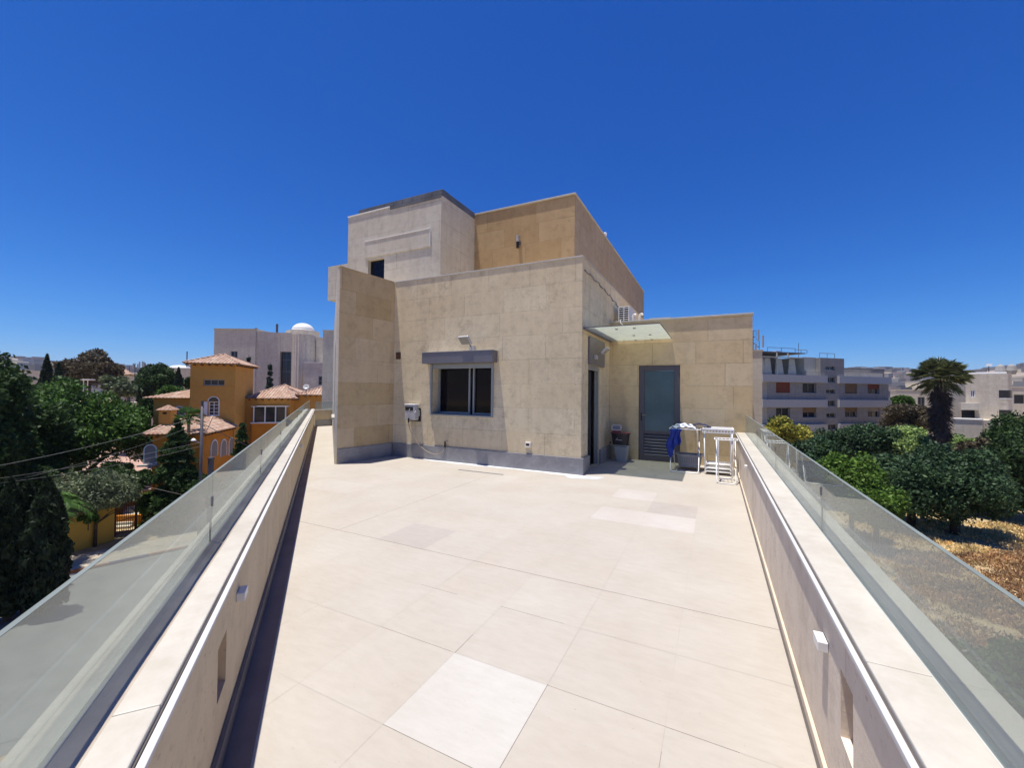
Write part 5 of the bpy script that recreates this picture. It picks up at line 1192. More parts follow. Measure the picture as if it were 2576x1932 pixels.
mats = {(0, 0): ('shutter_rust', 1), (0, 1): (None, 0), (0, 2): ('shutter_tan', 1), (0, 3): ('shutter_rust', 0.5), (1, 0): (None, 0), (1, 1): ('shutter_tan', 0.5), (1, 2): ('shutter_tan', 0.45), (1, 3): ('curtain', 0.4)}
for h_, mt_ in zip(holes, meta):
    w_ = win_front(ap, *h_, 0, frame='frame_metal', inset=0.26)
    s_, fr_ = mats.get(mt_, (None, 0))
    if s_: MB().box(h_[0], 0.10, h_[3]-(h_[3]-h_[2])*fr_+0.01, h_[1], 0.14, h_[3]).build('roller_shutter', M[s_], w_)
    if mt_[0] < 2: MB().box(h_[0]-0.05, -0.03, h_[2]-0.06, h_[1]+0.05, -0.002, h_[2]-0.002).build('sill', M['apt_band'], w_)
for h_ in sh_: win_front(ap, *h_, 0, frame='frame_metal', nm='stair_window', inset=0.2)
for z0_, z1_ in bands:
    MB().box(-1.0, -0.32, z0_, sa_, -0.003, z1_).build('balcony_band', M['apt_band'], ap)
    MB().box(sb_, -0.32, z0_, uE+0.1, -0.003, z1_).build('balcony_band', M['apt_band'], ap)
for k, (z0_, z1_) in enumerate(bands): MB().box(-1.0, -0.002, z0_, -0.003, 6, z1_).build('side_band', M['white_paint'], ap)
# roof storey
q0, q1 = G_(1130, 600)[0], G_(1460, 600)[0]; h_ = (G_(1200, 580)[0], G_(1330, 580)[0], zs(615), zs(555)); zr_ = zs(445)
body(ap, q0, q1, 0.02, 5, bands[0][1]-0.015, zr_, M['apt_stone'], [h_], name='stair_head'); win_front(ap, *h_, 0.02, frame='frame_metal', inset=0.2, nm='stair_window')
ca_ = G_(860, 500, 1)[0]
body(ap, ca_, q0-0.003, 0.6, 5, bands[0][1]-0.015, zs(440), M['panel'], name='roof_room')
MB().box(ca_, 0.3, bands[0][1], q0-0.003, 0.55, zs(640)+0.05).build('roof_ledge', M['cream'], ap)
rb_ = G_(2015, 600, 2)[0]
body(ap, q1+0.003, rb_, 2.0, 8, bands[0][1]-0.015, zs(572), M['apt_stone'], name='rear_roof_block'); body(ap, q1+0.003, uE-0.3, 0.5, 1.99, bands[0][1]-0.015, zs(640), M['far_stone'], name='roof_parapet')
MB().box(q1, 1.97, zs(572)+0.003, rb_+0.1, 8, zs(572)+0.15).build('roof_edge', M['membrane'], ap); MB().box(q1+0.003, 0.45, zs(640)+0.003, uE-0.25, 1.96, zs(640)+0.1).build('parapet_cap', M['cream'], ap)
# pergola with slanted pale screens on the left part of the roof
pz0, pz1 = bands[0][1], zs(385); m_ = MB(); m_.box(-1.0, 0.4, pz1-0.12, ca_-0.01, 4.5, pz1)
pg = m_.build('pergola_roof', M['membrane'], ap)
m_ = MB(); pzm = zs(458)
m_.box(-1.0, 0.25, pzm-0.06, ca_-0.01, 0.39, pzm+0.06)
for x in (-0.9, G_(550, 500)[0], G_(705, 400)[0]): m_.box(x, 0.25, pz0 if x < G_(600, 500)[0] else pzm, x+0.1, 0.249+0.14, pz1-0.13)
m_.build('pergola_frame', M['panel'], pg)
for a_, b_2, c_, d_2 in ((340, 400, 330, 420), (435, 490, 560, 560), (600, 650, 770, 740), (780, 780, 850, 850)):
    p_ = [(G_(a_, 500)[0], pzm-0.1), (G_(d_2 if d_2 > a_ else a_+30, 500)[0], pzm-0.1), (G_(c_, 500)[0], pz0+0.05), (G_(b_2, 500)[0], pz0+0.05)]
    us_ = sorted(p_); 
    m_ = MB(); vprism(m_, [(G_(a_-10, 500)[0], pz0+0.1), (G_(a_+110, 500)[0], pz0+0.1), (G_(a_+80, 500)[0], pzm-0.1), (G_(a_+10, 500)[0], pzm-0.1)], 0.9, 1.0); m_.build('sun_screen', M['panel'], pg)
MB().box(-1.0, 4.6, pz0, ca_, 4.8, pz1).build('rear_screen', M['apt_stone'], pg)
m_ = MB(); r0_ = zs(330)
for xa, xb, yt in ((390, 775, 322), (775, 940, 335), (1115, 1325, 368)):
    a_, b_2 = G_(xa, 350, 1)[0], G_(xb, 350, 1)[0]; z_ = zs(yt); zb = pz1 if xa < 1000 else zr_
    m_.tube([(a_, 1, zb), (a_, 1, z_), (b_2, 1, z_), (b_2, 1, zb)], 0.035, 5); m_.tube([((a_+b_2)/2, 1, zb), ((a_+b_2)/2, 1, z_)], 0.03, 5)
m_.build('roof_railing', M['grey_metal'], ap)
MB().tube([(G_(1030, 300)[0], 2, zs(440)), (G_(1030, 300)[0], 2, zs(225))], 0.03, 5).build('aerial', M['pole'], ap)
MB().box(G_(630, 350)[0], 1.2, pz1+0.01, G_(705, 350)[0], 1.8, pz1+0.22).build('roof_box', M['white_gloss'], ap)
# telecom mast
p = at(1899, 985, 75); zb = at(1899, 880, 75).z; zt = at(1899, 832, 75).z
tm = empty('telecom_mast', (p.x, p.y, -8), R(26), 'dark lattice telecom mast rising just right of the annex roof', 'mast')
m_ = MB(); hh = zt+8
for x, y in ((-0.55, -0.4), (0.55, -0.4), (0, 0.6)): m_.tube([(x, y, 0), (x, y, hh)], 0.05, 5)
k = 0; z = hh-6
while z < hh:
    z += 0.6; k += 1
    m_.tube([(-0.55, -0.4, z-0.6), (0.55, -0.4, z)] if k % 2 else [(0.55, -0.4, z-0.6), (-0.55, -0.4, z)], 0.035, 4); m_.tube([(-0.55, -0.4, z), (0.55, -0.4, z)], 0.03, 4)
m_.build('lattice', M['pole'], tm)
for x, y, za, zc in ((-0.9, -0.5, -2.6, -0.6), (0.3, -0.6, -1.9, 0.1), (1.3, -0.3, -3.1, -0.9), (-0.2, -0.6, -3.8, -2.4)):
    MB().box(x-0.14, y-0.08, hh+za, x+0.14, y+0.08, hh+zc).build('antenna_panel', M['lamp_body'], tm)
# white curved house
c4 = lambda x, y: (1840+0.3738*x, 780+0.3738*y)
O = at(*c4(1500, 700), 44); W_ = Frame((O.x, O.y), R(-14))
wh = empty('curved_house', (O.x, O.y, 0), W_.a, 'cream stone house with rounded corner and flat roof behind the palm on the right', 'house')
Q = lambda x, y, v=0: W_.front(*c4(x, y), v)
ux0, uz = Q(1575, 430); ux1 = Q(1850, 430)[0]; ux2 = Q(1925, 430)[0]; zq = lambda y: Q(1800, y)[1]
hl_ = [(Q(1608, 500)[0], Q(1640, 500)[0], zq(590), zq(540))]
m_ = MB(); m_.holed((ux0, 0), (1, 0), ux1-ux0, -8, uz, [(a-ux0, b_-ux0, c_, d_2) for a, b_, c_, d_2 in hl_], 0.25)
ar = [(ux1+(ux2-ux1)*math.sin(a), 3*(1-math.cos(a))) for a in np.linspace(0, math.pi/2, 10)]
for p0_, p1_ in zip(ar, ar[1:]): m_.quad((*p0_, -8), (*p1_, -8), (*p1_, uz), (*p0_, uz))
m_.quad((ux2, 3, -8), (ux2, 12, -8), (ux2, 12, uz), (ux2, 3, uz)); m_.quad((ux0, 12, -8), (ux0, 0, -8), (ux0, 0, uz), (ux0, 12, uz)); m_.quad((ux2, 12, -8), (ux0, 12, -8), (ux0, 12, uz), (ux2, 12, uz))
i = len(m_.v); tp = [(ux0, 0, uz)]+[(*p, uz) for p in ar]+[(ux2, 12, uz), (ux0, 12, uz)]; m_.quad(*tp)
m_.build('wall', M['far_stone'], wh); win_front(wh, *hl_[0], 0, frame='white_gloss')
for yt, yb in ((540, 592), (672, 735)):
    a_ = Q(1800, 600)[0]; m_ = MB(); arr = [(a_-0.0, -0.02)]+[(ux1+(ux2-ux1+0.03)*math.sin(a), 3*(1-math.cos(a))-0.03) for a in np.linspace(0, 1.2, 7)]
    i = len(m_.v)
    for (xa, ya), (xb, yb2) in zip(arr, arr[1:]): m_.quad((xa, ya, zq(yb)), (xb, yb2, zq(yb)), (xb, yb2, zq(yt)), (xa, ya, zq(yt)))
    m_.build('ribbon_window', M['pane_far'], wh)
    m_ = MB(); arr2 = [(x+0.03, y-0.05) for x, y in arr]
    for (xa, ya), (xb, yb2) in zip(arr2, arr2[1:]): m_.quad((xa, ya, zq(yb)-0.1), (xb, yb2, zq(yb)-0.1), (xb, yb2, zq(yb)), (xa, ya, zq(yb)))
    m_.build('window_ledge', M['white_paint'], wh)
ta, tb_ = Q(1545, 640, -2)[0], Q(1685, 640, -2)[0]
body(wh, ta, tb_, -2, -0.003, Q(1600, 672, -2)[1], Q(1600, 625, -2)[1], M['far_stone'], name='balcony')
body(wh, Q(1500, 740, -3.5)[0], Q(1690, 740, -3.5)[0], -3.5, -0.004, -8, Q(1600, 740, -3.5)[1], M['far_stone'], name='lower_block')
MB().box(Q(1500, 740, -3.5)[0]-0.05, -3.56, Q(1600, 740, -3.5)[1]+0.003, Q(1695, 740, -3.5)[0], -2.0, Q(1600, 740, -3.5)[1]+0.12).build('lower_cap', M['white_paint'], wh)
MB().box(Q(1550, 700, -0.5)[0], -0.3, Q(1600, 735, -0.5)[1], Q(1640, 700, -0.5)[0], -0.02, Q(1600, 675, -0.5)[1]).build('terrace_door', M['pane_far'], wh)
body(wh, Q(1700, 770, -3)[0], Q(2100, 770, -3)[0], -3, -0.005, -8, Q(1800, 745, -3)[1], M['far_stone'], name='front_block')
MB().box(ux0+0.3, 2, uz+0.003, ux0+3.2, 4, uz+0.25).build('roof_tank', M['white_gloss'], wh)
MB().box(Q(1718, 365, 4)[0], 4, Q(1718, 375, 4)[1], Q(1755, 365, 4)[0], 4.6, Q(1718, 362, 4)[1]).build('solar_panel', M['white_gloss'], wh); MB().tube([(Q(1736, 365, 4)[0], 4.3, uz), (Q(1736, 365, 4)[0], 4.3, Q(1718, 376, 4)[1])], 0.04, 5).build('panel_post', M['pole'], wh)
for x_ in (1810, 1885):
    MB().lathe((Q(x_, 400, 3)[0], 3, uz), [(0.3, 0), (0.42, 0.4), (0.3, 0.9), (0.05, 1.1)], 9).build('roof_shrub_pot', M['concrete'], wh)
house(2255, 2345, 982, 78, 'low white flat roofed house between apartment block and palm', M['cream'], depth=10, wins=[(0.2, 0.4, 3, 1.2), (0.6, 0.8, 3, 1.2)])
house(2548, 2640, 975, 60, 'dark windowed white house at the right picture edge behind the curved one', M['far_stone'], depth=8, wins=[(0.02, 0.6, 2.4, 1.0)])

# ============================================================ VEGETATION
def leafmesh(name, C_, Nn, size, mat, parent, asp=1.6, seed=0, up=None):
    """C_ (n,3) centres; builds one quad per leaf"""
    rs = np.random.RandomState(seed); n = len(C_)
    d = rs.normal(size=(n, 3))
    if up is not None: d = d*0.45+np.array(up)[None, :] if np.ndim(up) == 1 else d*0.45+up
    d /= np.linalg.norm(d, axis=1)[:, None]
    r = rs.normal(size=(n, 3)); e = np.cross(d, r); e /= np.linalg.norm(e, axis=1)[:, None]
    s = size*rs.uniform(0.6, 1.35, n)[:, None]
    a = d*s*asp*0.5; b_ = e*s*0.5
    v = np.stack([C_-a, C_+b_*0.9-a*0.1, C_+a, C_-b_*0.9+a*0.1], 1).reshape(-1, 3).astype(np.float32)
    me = bpy.data.meshes.new(name); me.vertices.add(4*n); me.vertices.foreach_set('co', v.ravel())
    me.loops.add(4*n); me.loops.foreach_set('vertex_index', np.arange(4*n, dtype=np.int32))
    me.polygons.add(n); me.polygons.foreach_set('loop_start', np.arange(0, 4*n, 4, dtype=np.int32)); me.polygons.foreach_set('loop_total', np.full(n, 4, dtype=np.int32))
    me.update(calc_edges=True); me.materials.append(mat)
    o = bpy.data.objects.new(name, me); col.objects.link(o)
    if parent: o.parent = parent
    return o
def blobs_cloud(blobs, n, seed, shell=0.55):
    rs = np.random.RandomState(seed); B = np.array(blobs, float); wgt = B[:, 3]*B[:, 5]; wgt = wgt/wgt.sum()
    k = rs.choice(len(B), n, p=wgt); d = rs.normal(size=(n, 3)); d /= np.linalg.norm(d, axis=1)[:, None]
    r = shell+(1-shell)*rs.uniform(0, 1, n)**0.7; r *= 1+0.10*rs.normal(size=n)
    return B[k, :3]+d*B[k, 3:6]*r[:, None]
def lobed(cx, cy, cz, rx, rz, nsub, seed, sub=0.36, flat=1.0):
    rs = np.random.RandomState(seed); out = [(cx, cy, cz, rx*0.72, rx*0.72, rz*0.72)]
    for k in range(nsub):
        d = rs.normal(size=3); d /= np.linalg.norm(d); d[2] = d[2] if d[2] > -0.5 else -d[2]*0.5
        q = rs.uniform(0.62, 0.92); s = sub*rs.uniform(0.65, 1.25)
        out.append((cx+d[0]*rx*q, cy+d[1]*rx*q, cz+d[2]*rz*q, rx*s, rx*s, rz*s*flat))
    return out
VSEED = [100]
def tree(px, D, ytop, ybot, wpx, label, mat, n=9000, size=0.16, nsub=26, name='tree', cat='tree', base=-8.0, trunk=0.18, group=None, sub=0.36, flat=1.0, dy=0, limb=5):
    VSEED[0] += 1; sd = VSEED[0]
    c = at(px, 985, D); zt = at(px, ytop, D).z; zb = at(px, ybot, D).z; rx = wpx/2/1029.2*D*(1/ math.sqrt(1)); rz = (zt-zb)/2; cz = (zt+zb)/2
    e = empty(name, (c.x, c.y, base), 0, label, cat, group)
    bl = lobed(0, 0, cz-base, rx, rz, nsub, sd, sub, flat)
    leafmesh('crown', blobs_cloud(bl, n, sd), None, size, M[mat], e, seed=sd)
    m_ = MB(); rs = random.Random(sd); h = cz-base
    m_.tube([(0, 0, -0.1), (rs.uniform(-.1, .1)*h*.2, rs.uniform(-.1, .1)*h*.2, h*0.5), (0, 0, h)], [trunk, trunk*0.75, trunk*0.4], 8)
    for k in range(limb):
        a = rs.uniform(0, 6.28); zz = h*rs.uniform(0.35, 0.8); q = rx*0.6
        m_.tube([(0, 0, zz), (math.cos(a)*q*0.5, math.sin(a)*q*0.5, zz+rz*0.35), (math.cos(a)*q, math.sin(a)*q, zz+rz*0.55)], [trunk*0.45, trunk*0.3, trunk*0.12], 6)
    m_.build('trunk', M['bark'], e, smooth=True)
    return e
def cypress(px, D, ytop, rw, label, base=-8.0, n=5000, size=0.13, mat='leaf_cyp', group=None):
    VSEED[0] += 1; sd = VSEED[0]; rs = np.random.RandomState(sd)
    c = at(px, 985, D); zt = at(px, ytop, D).z; h = zt-base
    e = empty('cypress', (c.x, c.y, base), 0, label, 'cypress', group)
    z = rs.uniform(0.04, 1, n)**0.85; prof = np.where(z < 0.2, 0.75+z*1.25, 1-((z-0.2)/0.8)**3.4)*rw
    a = rs.uniform(0, 2*np.pi, n); lob = 1+0.16*np.sin(a*5+z*17)+0.12*np.sin(a*3-z*31)
    r = prof*lob*(0.55+0.5*rs.uniform(0, 1, n)**0.5)
    C_ = np.stack([r*np.cos(a), r*np.sin(a), z*h], 1)
    leafmesh('foliage', C_, None, size, M[mat], e, asp=2.2, seed=sd, up=(0, 0, 1.0))
    MB().tube([(0, 0, -0.1), (0, 0, h*0.9)], [0.12, 0.03], 6).build('trunk', M['bark'], e)
    return e
def conifer(px, D, ytop, wpx, label, base=-8.0, mat='leaf_blue', tiers=14, n=9000, droop=0.25, zlow=0.12, size=0.11, name='conifer', trunkr=0.14):
    VSEED[0] += 1; sd = VSEED[0]; rs = np.random.RandomState(sd)
    c = at(px, 985, D); zt = at(px, ytop, D).z; h = zt-base; R0 = wpx/2/1029.2*D
    e = empty(name, (c.x, c.y, base), 0, label, 'conifer tree')
    pts = []; m_ = MB(); m_.tube([(0, 0, -0.1), (0, 0, h)], [trunkr, 0.02], 7)
    per = n//(tiers*8)
    for t in range(tiers):
        f = t/(tiers-1); z0 = h*(zlow+(0.97-zlow)*f+rs.uniform(-.02, .02)); L = R0*(1-f)**0.8+0.12
        nb = 9 if f < 0.7 else 6
        for k in range(nb):
            a = 2*math.pi*k/nb+rs.uniform(-.3, .3)+t; l_ = L*rs.uniform(0.7, 1.15); z0 += rs.uniform(-1, 1)*h*0.35/tiers
            m_.tube([(0, 0, z0), (math.cos(a)*l_*0.6, math.sin(a)*l_*0.6, z0-droop*l_*0.3), (math.cos(a)*l_*0.95, math.sin(a)*l_*0.95, z0-droop*l_)], [0.04, 0.025, 0.01], 4)
            s = rs.uniform(0.15, 1, per)**0.8; w2 = (0.28*l_*(1.05-s)+0.06)
            off = rs.normal(size=(per, 2))*w2[:, None]*np.array([1, 0.45])
            x = s*l_; pts.append(np.stack([math.cos(a)*x-math.sin(a)*off[:, 0], math.sin(a)*x+math.cos(a)*off[:, 0], z0-droop*l_*s**1.6+off[:, 1]-0.03], 1))
    m_.build('trunk', M['bark'], e)
    leafmesh('foliage', np.concatenate(pts), None, size, M[mat], e, seed=sd, asp=2.0)
    return e
# --- left
tree(205, 31, 958, 1235, 300, 'big dense round tree with bright green top filling the left middle ground', 'leaf_mid', 42000, 0.17, 60, trunk=0.35, sub=0.28)
tree(60, 27, 985, 1240, 210, 'dark leafy tree in front of the big round tree at the left', 'leaf_dark', 22000, 0.17, 40, trunk=0.3, sub=0.3)
tree(-70, 23, 880, 1300, 220, 'very dark tall tree cut by the left picture edge', 'leaf_dark', 30000, 0.16, 50, trunk=0.3, sub=0.28)
for px, D, yt, rw, lb in ((-22, 16.2, 1225, 0.5, 'dark column cypress at the very left edge by the street'), (36, 16.8, 1208, 0.52, 'dark column cypress second from the left edge'), (78, 17.4, 1215, 0.46, 'dark slim column cypress third from the left edge'), (128, 17.2, 1206, 0.62, 'dark column cypress nearest the yellow wall')):
    cypress(px, D, yt, rw, lb, n=9000, group='row of dark cypresses along the street')
tree(250, 24.6, 1192, 1300, 165, 'grey green bush hanging over the yellow street wall', 'leaf_olive', 16000, 0.10, 34, name='bush', cat='bush', trunk=0.1)
tree(232, 23.6, 1275, 1325, 34, 'trailing tuft of leaves hanging down the face of the yellow wall', 'leaf_mid', 900, 0.10, 6, name='climber', cat='climbing plant', trunk=0.03, base=-6.6, limb=0)
tree(350, 27, 1180, 1240, 74, 'small dark tree with thin trunk inside the gate', 'leaf_dark', 5000, 0.12, 18, trunk=0.07, base=-8)
tree(425, 28.5, 1222, 1290, 110, 'bright hedge like shrub right of the thin trunked tree', 'leaf_mid', 9000, 0.12, 24, name='shrub', cat='bush')
tree(505, 28.3, 1190, 1260, 100, 'dark green shrub under the street pole', 'leaf_dark', 7000, 0.12, 22, name='shrub', cat='bush')
tree(290, 29, 1165, 1212, 70, 'leafy shrub between the big round tree and the villa court', 'leaf_dark', 5000, 0.13, 16, name='shrub', cat='bush')
conifer(449, 28, 1058, 130, 'layered dark cedar standing in front of the villa lower wing', tiers=20, n=24000, mat='leaf_dark', droop=0.22, base=-8, size=0.13, zlow=0.22)
conifer(612, 31, 1066, 70, 'narrow dark conifer right of the arched panels of the villa', tiers=22, n=16000, mat='leaf_dark', droop=0.3, size=0.12)
tree(224, 70, 884, 985, 122, 'large dark tree with clumpy crown on the left skyline', 'leaf_brown', 16000, 0.26, 34, trunk=0.35, sub=0.27)
tree(262, 68, 900, 975, 60, 'dark tree joined to the right of the large skyline tree', 'leaf_brown', 6000, 0.26, 16, sub=0.3)
cypress(116, 50, 893, 0.75, 'tall ragged cypress on the left skyline', n=5000, size=0.2); cypress(146, 55, 914, 0.8, 'short slim cypress right of the tall ragged one', n=4000, size=0.2)
tree(394, 58, 918, 1000, 88, 'round dark green tree left of the villa tower', 'leaf_dark', 11000, 0.2, 30, sub=0.3)
tree(372, 56, 945, 1010, 50, 'smaller dark tree leaning on the round dark green one', 'leaf_dark', 5000, 0.2, 16)
cypress(448, 54, 926, 0.75, 'pointed cypress just left of the villa tower', n=5000, size=0.17); cypress(350, 46, 976, 0.45, 'small dark cypress beside the pale outbuilding', n=3000, size=0.13)
tree(474, 58, 944, 985, 26, 'small dark tree touching the left side of the villa tower', 'leaf_dark', 2500, 0.18, 10)
conifer(678, 47, 912, 34, 'young spruce in front of the domed building beside the tall glazing', tiers=34, n=16000, droop=0.25, size=0.13)
conifer(624, 49, 892, 26, 'slim spruce half hidden behind the villa tower', tiers=34, n=16000, droop=0.25, size=0.13)
for px, D, yt, yb, wp, mt, lb in ((300, 47, 948, 1010, 80, 'leaf_olive', 'yellowish green tree above the right of the big round tree'), (20, 48, 935, 1010, 70, 'leaf_dark', 'dark far tree at the left edge under the hills'),
        (70, 75, 945, 985, 40, 'leaf_blue', 'bluish far tree in front of the mauve building'), (95, 44, 968, 1010, 60, 'leaf_dark', 'low dark trees below the long cream building'), (160, 48, 950, 1010, 70, 'leaf_dark', 'dark green tree at the foot of the short slim cypress'),
        (440, 48, 968, 1040, 80, 'leaf_mid', 'green tree in front of the pale long building'), (380, 40, 1000, 1060, 50, 'leaf_dark', 'dark shrub behind the low grey stone house')):
    tree(px, D, yt, yb, wp, lb, mt, 6000, 0.19, 20)
def palm(px, D, ytop, rad, label, base=-8.0, skirt=0.9, ybot=None, n=60, trunkr=0.35, name='fan_palm', seed=1, skirtlen=5.0, mat='leaf_mid'):
    c = at(px, 985, D); zc = at(px, ytop, D).z; e = empty(name, (c.x, c.y, base), 0, label, 'palm tree'); h = zc-base
    rs = random.Random(seed); m_ = MB(); md = MB()
    def fan(mb, org, az, el, pet, fr, nb=13, droopf=0.5):
        d = Vector((math.cos(az)*math.cos(el), math.sin(az)*math.cos(el), math.sin(el))); sd_ = Vector((-math.sin(az), math.cos(az), 0)); up2 = sd_.cross(d); hub = org+d*pet
        mb.tube([org, org+d*pet*0.5+Vector((0, 0, 0.03)), hub], [0.03, 0.02, 0.015], 4, caps=False)
        for k in range(nb):
            t = (k/(nb-1)-0.5)*2.6; bd = (d*math.cos(t)+sd_*math.sin(t)).normalized(); wv = (sd_*math.cos(t)-d*math.sin(t))*0.034*fr/0.8
            p1 = hub+bd*fr*0.6*rs.uniform(0.85, 1.1)+up2*0.04; p2 = hub+bd*fr*rs.uniform(0.9, 1.1); p2.z -= droopf*fr*rs.uniform(0.3, 0.7)
            i = len(mb.v); mb.v += [tuple(hub), tuple(p1-wv), tuple(p1+wv), tuple(p2)]; mb.f += [(i, i+1, i+3), (i, i+3, i+2)]
    for k in range(n):
        az = rs.uniform(0, 6.283); el = math.radians(rs.triangular(-58, 88, 35)); fan(m_, Vector((0, 0, h)), az, el, rad*rs.uniform(0.4, 0.62), rad*0.48)
    m_.build('fronds', M[mat], e)
    if skirt:
        for k in range(150):
            az = rs.uniform(0, 6.283); z = h-0.3-rs.uniform(0, 1)*skirtlen; fan(md, Vector((math.cos(az)*trunkr*0.6, math.sin(az)*trunkr*0.6, z)), az, math.radians(rs.uniform(-82, -66)), skirt*0.7, 0.75, 8, 0.3)
        md.build('dead_frond_skirt', M['leaf_dead'], e)
    MB().tube([(0, 0, -0.1), (0, 0, h*0.5), (0, 0, h)], [trunkr*1.1, trunkr, trunkr*0.8], 12).build('trunk', M['bark'], e, smooth=True)
    return e
palm(477, 30, 1058, 1.2, 'small fan palm behind the layered cedar', skirt=0, n=26, trunkr=0.12, seed=4, name='fan_palm')
def shrub_palm(px, D, y, rad, label, seed):
    c = at(px, y, D); e = empty('feather_palm', (c.x, c.y, -8), 0, label, 'palm tree'); rs = random.Random(seed); m_ = MB(); h = c.z+8
    for k in range(34):
        az = rs.uniform(0, 6.28); el = math.radians(rs.uniform(5, 75)); pts = []
        for t in np.linspace(0, 1, 9):
            pts.append(Vector((math.cos(az)*math.cos(el)*rad*t, math.sin(az)*math.cos(el)*rad*t, h+math.sin(el)*rad*t-0.75*rad*t*t)))
        m_.tube(pts, 0.012, 4, caps=False)
        for a, b_ in zip(pts, pts[1:]):
            t = (b_-a); sdv = Vector((-math.sin(az), math.cos(az), 0))
            for q in range(3):
                o_ = a.lerp(b_, q/3)
                for sg in (-1, 1):
                    tip = o_+sdv*sg*rad*0.22+t.normalized()*rad*0.12-Vector((0, 0, 0.10*rad)); w2 = t.normalized()*0.035
                    i = len(m_.v); m_.v += [tuple(o_-w2), tuple(o_+w2), tuple(tip)]; m_.f.append((i, i+1, i+2))
    m_.build('fronds', M['leaf_mid'], e); MB().tube([(0, 0, 0), (0, 0, h)], 0.16, 8).build('trunk', M['bark'], e)
shrub_palm(140, 21.5, 1262, 1.5, 'low feathery palm between the cypresses and the grey green bush', 5)
tree(40, 25, 1150, 1370, 200, 'dark undergrowth filling the gap behind the street cypresses', 'leaf_dark', 16000, 0.14, 36, name='shrub', cat='bush')
tree(290, 26.5, 1190, 1262, 70, 'dark shrub between the grey green bush and the gate', 'leaf_dark', 5000, 0.12, 16, name='shrub', cat='bush')
# --- right
palm(2365, 34, 950, 1.95, 'tall fan palm with thick skirt of dead fronds on the right', skirt=0.95, n=105, trunkr=0.42, seed=2, skirtlen=5.6, mat='leaf_palm')
tree(1975, 33, 1055, 1125, 92, 'yellow flowering bush at the foot of the apartment block', 'leaf_yellow', 9000, 0.12, 26, name='bush', cat='bush')
tree(1962, 34, 1052, 1110, 60, 'dark green bush behind the yellow flowering one', 'leaf_dark', 4000, 0.13, 14, name='bush', cat='bush')
T = lambda *a, **k: tree(*a, **k)
T(2050, 36, 1098, 1190, 120, 'dark green tree right behind the yellow flowering bush', 'leaf_ficus', 12000, 0.16, 30)
T(2120, 40, 1082, 1180, 130, 'dark tree top in front of the middle of the apartment block', 'leaf_ficus', 12000, 0.17, 30)
T(2190, 38, 1066, 1180, 120, 'taller green tree in front of the right end of the apartment block', 'leaf_ficus', 12000, 0.17, 30)
T(2285, 37, 1078, 1170, 130, 'tree with pale sunlit leaves left of the palm trunk', 'leaf_palegreen', 12000, 0.17, 30)
T(2285, 48, 1020, 1095, 110, 'brownish olive tree behind the pale leaved tree', 'leaf_brown', 9000, 0.19, 26)
T(2268, 56, 990, 1032, 62, 'clipped rounded green tree next to the low white house', 'leaf_mid', 6000, 0.18, 12, sub=0.2)
T(2425, 38, 1095, 1180, 110, 'pale green tree right of the palm trunk below the curved house', 'leaf_palegreen', 9000, 0.17, 26)
T(2290, 30, 1140, 1322, 210, 'large dark ficus in the centre of the right hand garden', 'leaf_ficus', 30000, 0.15, 50, trunk=0.3)
T(2400, 28.5, 1136, 1325, 200, 'broad dark green ficus standing at the edge of the dry field', 'leaf_ficus', 30000, 0.15, 50, trunk=0.3)
T(2500, 33, 1150, 1310, 170, 'dark bushy tree right of the broad ficus', 'leaf_dark', 16000, 0.16, 40)
T(2550, 36, 1050, 1250, 120, 'tall dark tree near the right picture edge', 'leaf_dark', 16000, 0.17, 40)
T(2640, 30, 1090, 1300, 190, 'dark tree cut by the right picture edge', 'leaf_dark', 16000, 0.17, 40)
T(2460, 36, 1110, 1200, 100, 'olive brown tree between pale tree and tall dark tree', 'leaf_brown', 9000, 0.17, 26)
T(2140, 27, 1150, 1320, 150, 'bright green loose tree directly behind the right glass balustrade', 'leaf_bright', 20000, 0.15, 44, sub=0.33)
T(2200, 25, 1215, 1345, 110, 'lower bright green bush at the foot of the loose tree', 'leaf_bright', 12000, 0.14, 30, sub=0.33, name='bush', cat='bush')
T(2010, 30, 1130, 1260, 110, 'green tree seen partly through the far right glass panels', 'leaf_ficus', 10000, 0.15, 30)
T(2560, 13, 1640, 1800, 260, 'green bush low behind the nearest right glass panel', 'leaf_mid', 9000, 0.12, 24, name='bush', cat='bush')
T(2420, 11.5, 1760, 1960, 240, 'green bush at the foot of the building seen through the right glass', 'leaf_mid', 9000, 0.12, 24, name='bush', cat='bush')
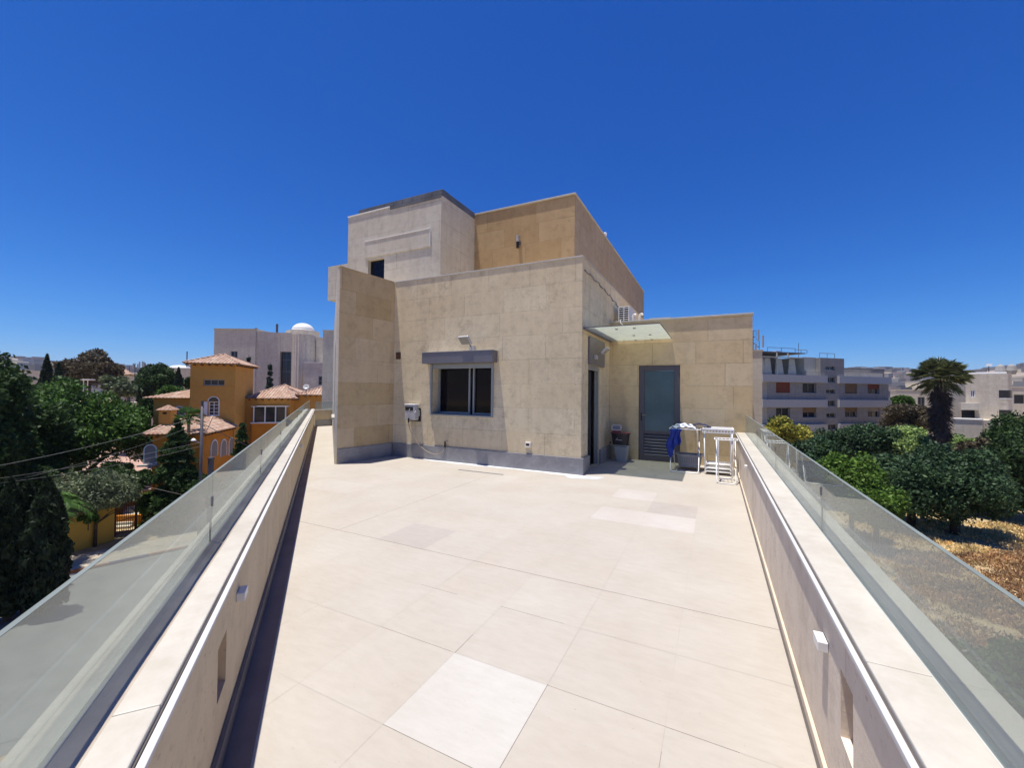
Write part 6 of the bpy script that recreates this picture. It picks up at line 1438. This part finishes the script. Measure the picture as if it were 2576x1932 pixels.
# dry weeds, dry grass : uncountable
def scatter(n, pxr, Dr, zb, hgt, seed, size):
    rs = np.random.RandomState(seed); out = np.zeros((n, 3)); k = 0
    f = Vector((FW.x, FW.y)).normalized(); r_ = Vector((RT.x, RT.y)).normalized()
    px = rs.uniform(*pxr, n); D = rs.uniform(Dr[0]**2, Dr[1]**2, n)**0.5; lat = (px-1288)/1029.2*D
    out[:, 0] = f.x*D+r_.x*lat; out[:, 1] = f.y*D+r_.y*lat
    X_, Y_ = out[:, 0], out[:, 1]; cl = 0.5*np.sin(X_*0.9+Y_*0.4+1.3*np.sin(Y_*0.7))+0.4*np.sin(Y_*1.3-X_*0.8+1.1*np.sin(X_*1.1+2))+0.3*np.sin(X_*2.9+Y_*2.1+np.sin(Y_*3.3))+0.25*rs.normal(size=n)
    out[:, 2] = zb+rs.uniform(0, 1, n)*hgt*(0.7+0.3*cl)
    return out[cl > -0.30]
o = leafmesh('dry_weeds', scatter(85000, (2250, 2800), (15.5, 24.2), -8, 0.6, 5, 1), None, 0.06, M['weeds'], None, asp=3.0, seed=9, up=(0, 0, 0.8)); tag(o, 'reddish brown dry weeds covering the field on the right', 'weeds', kind='stuff')
o = leafmesh('dry_grass', scatter(26000, (2080, 2800), (20, 31), -8, 0.2, 6, 1), None, 0.09, M['straw'], None, asp=3.0, seed=10, up=(0, 0, 0.8)); tag(o, 'straw coloured dry grass between weeds and trees on the right', 'grass', kind='stuff')
o = leafmesh('lawn', scatter(9000, (355, 420), (26.9, 29.5), -7.98, 0.25, 7, 1), None, 0.10, M['grass'], None, asp=2.5, seed=12, up=(0, 0, 0.8)); tag(o, 'bright lawn patch behind the dark red gate', 'grass', kind='stuff')

# ============================================================ AIR
me = bpy.data.meshes.new('haze'); bm_ = MB().box(-2750, -2750, -20, 2750, 2750, 125); me.from_pydata(bm_.v, [], bm_.f)
hm = bpy.data.materials.new('haze_air'); hm.use_nodes = True; hn = hm.node_tree; hn.nodes.clear()
ho_ = hn.nodes.new('ShaderNodeOutputMaterial'); pv = hn.nodes.new('ShaderNodeVolumePrincipled')
pv.inputs['Color'].default_value = (0.72, 0.82, 1.0, 1); pv.inputs['Density'].default_value = 0.00011; pv.inputs['Anisotropy'].default_value = 0.2
hn.links.new(pv.outputs[0], ho_.inputs['Volume']); me.materials.append(hm)
ho = bpy.data.objects.new('haze', me); col.objects.link(ho); tag(ho, 'thin blue summer haze over the far hills', 'haze', kind='stuff')
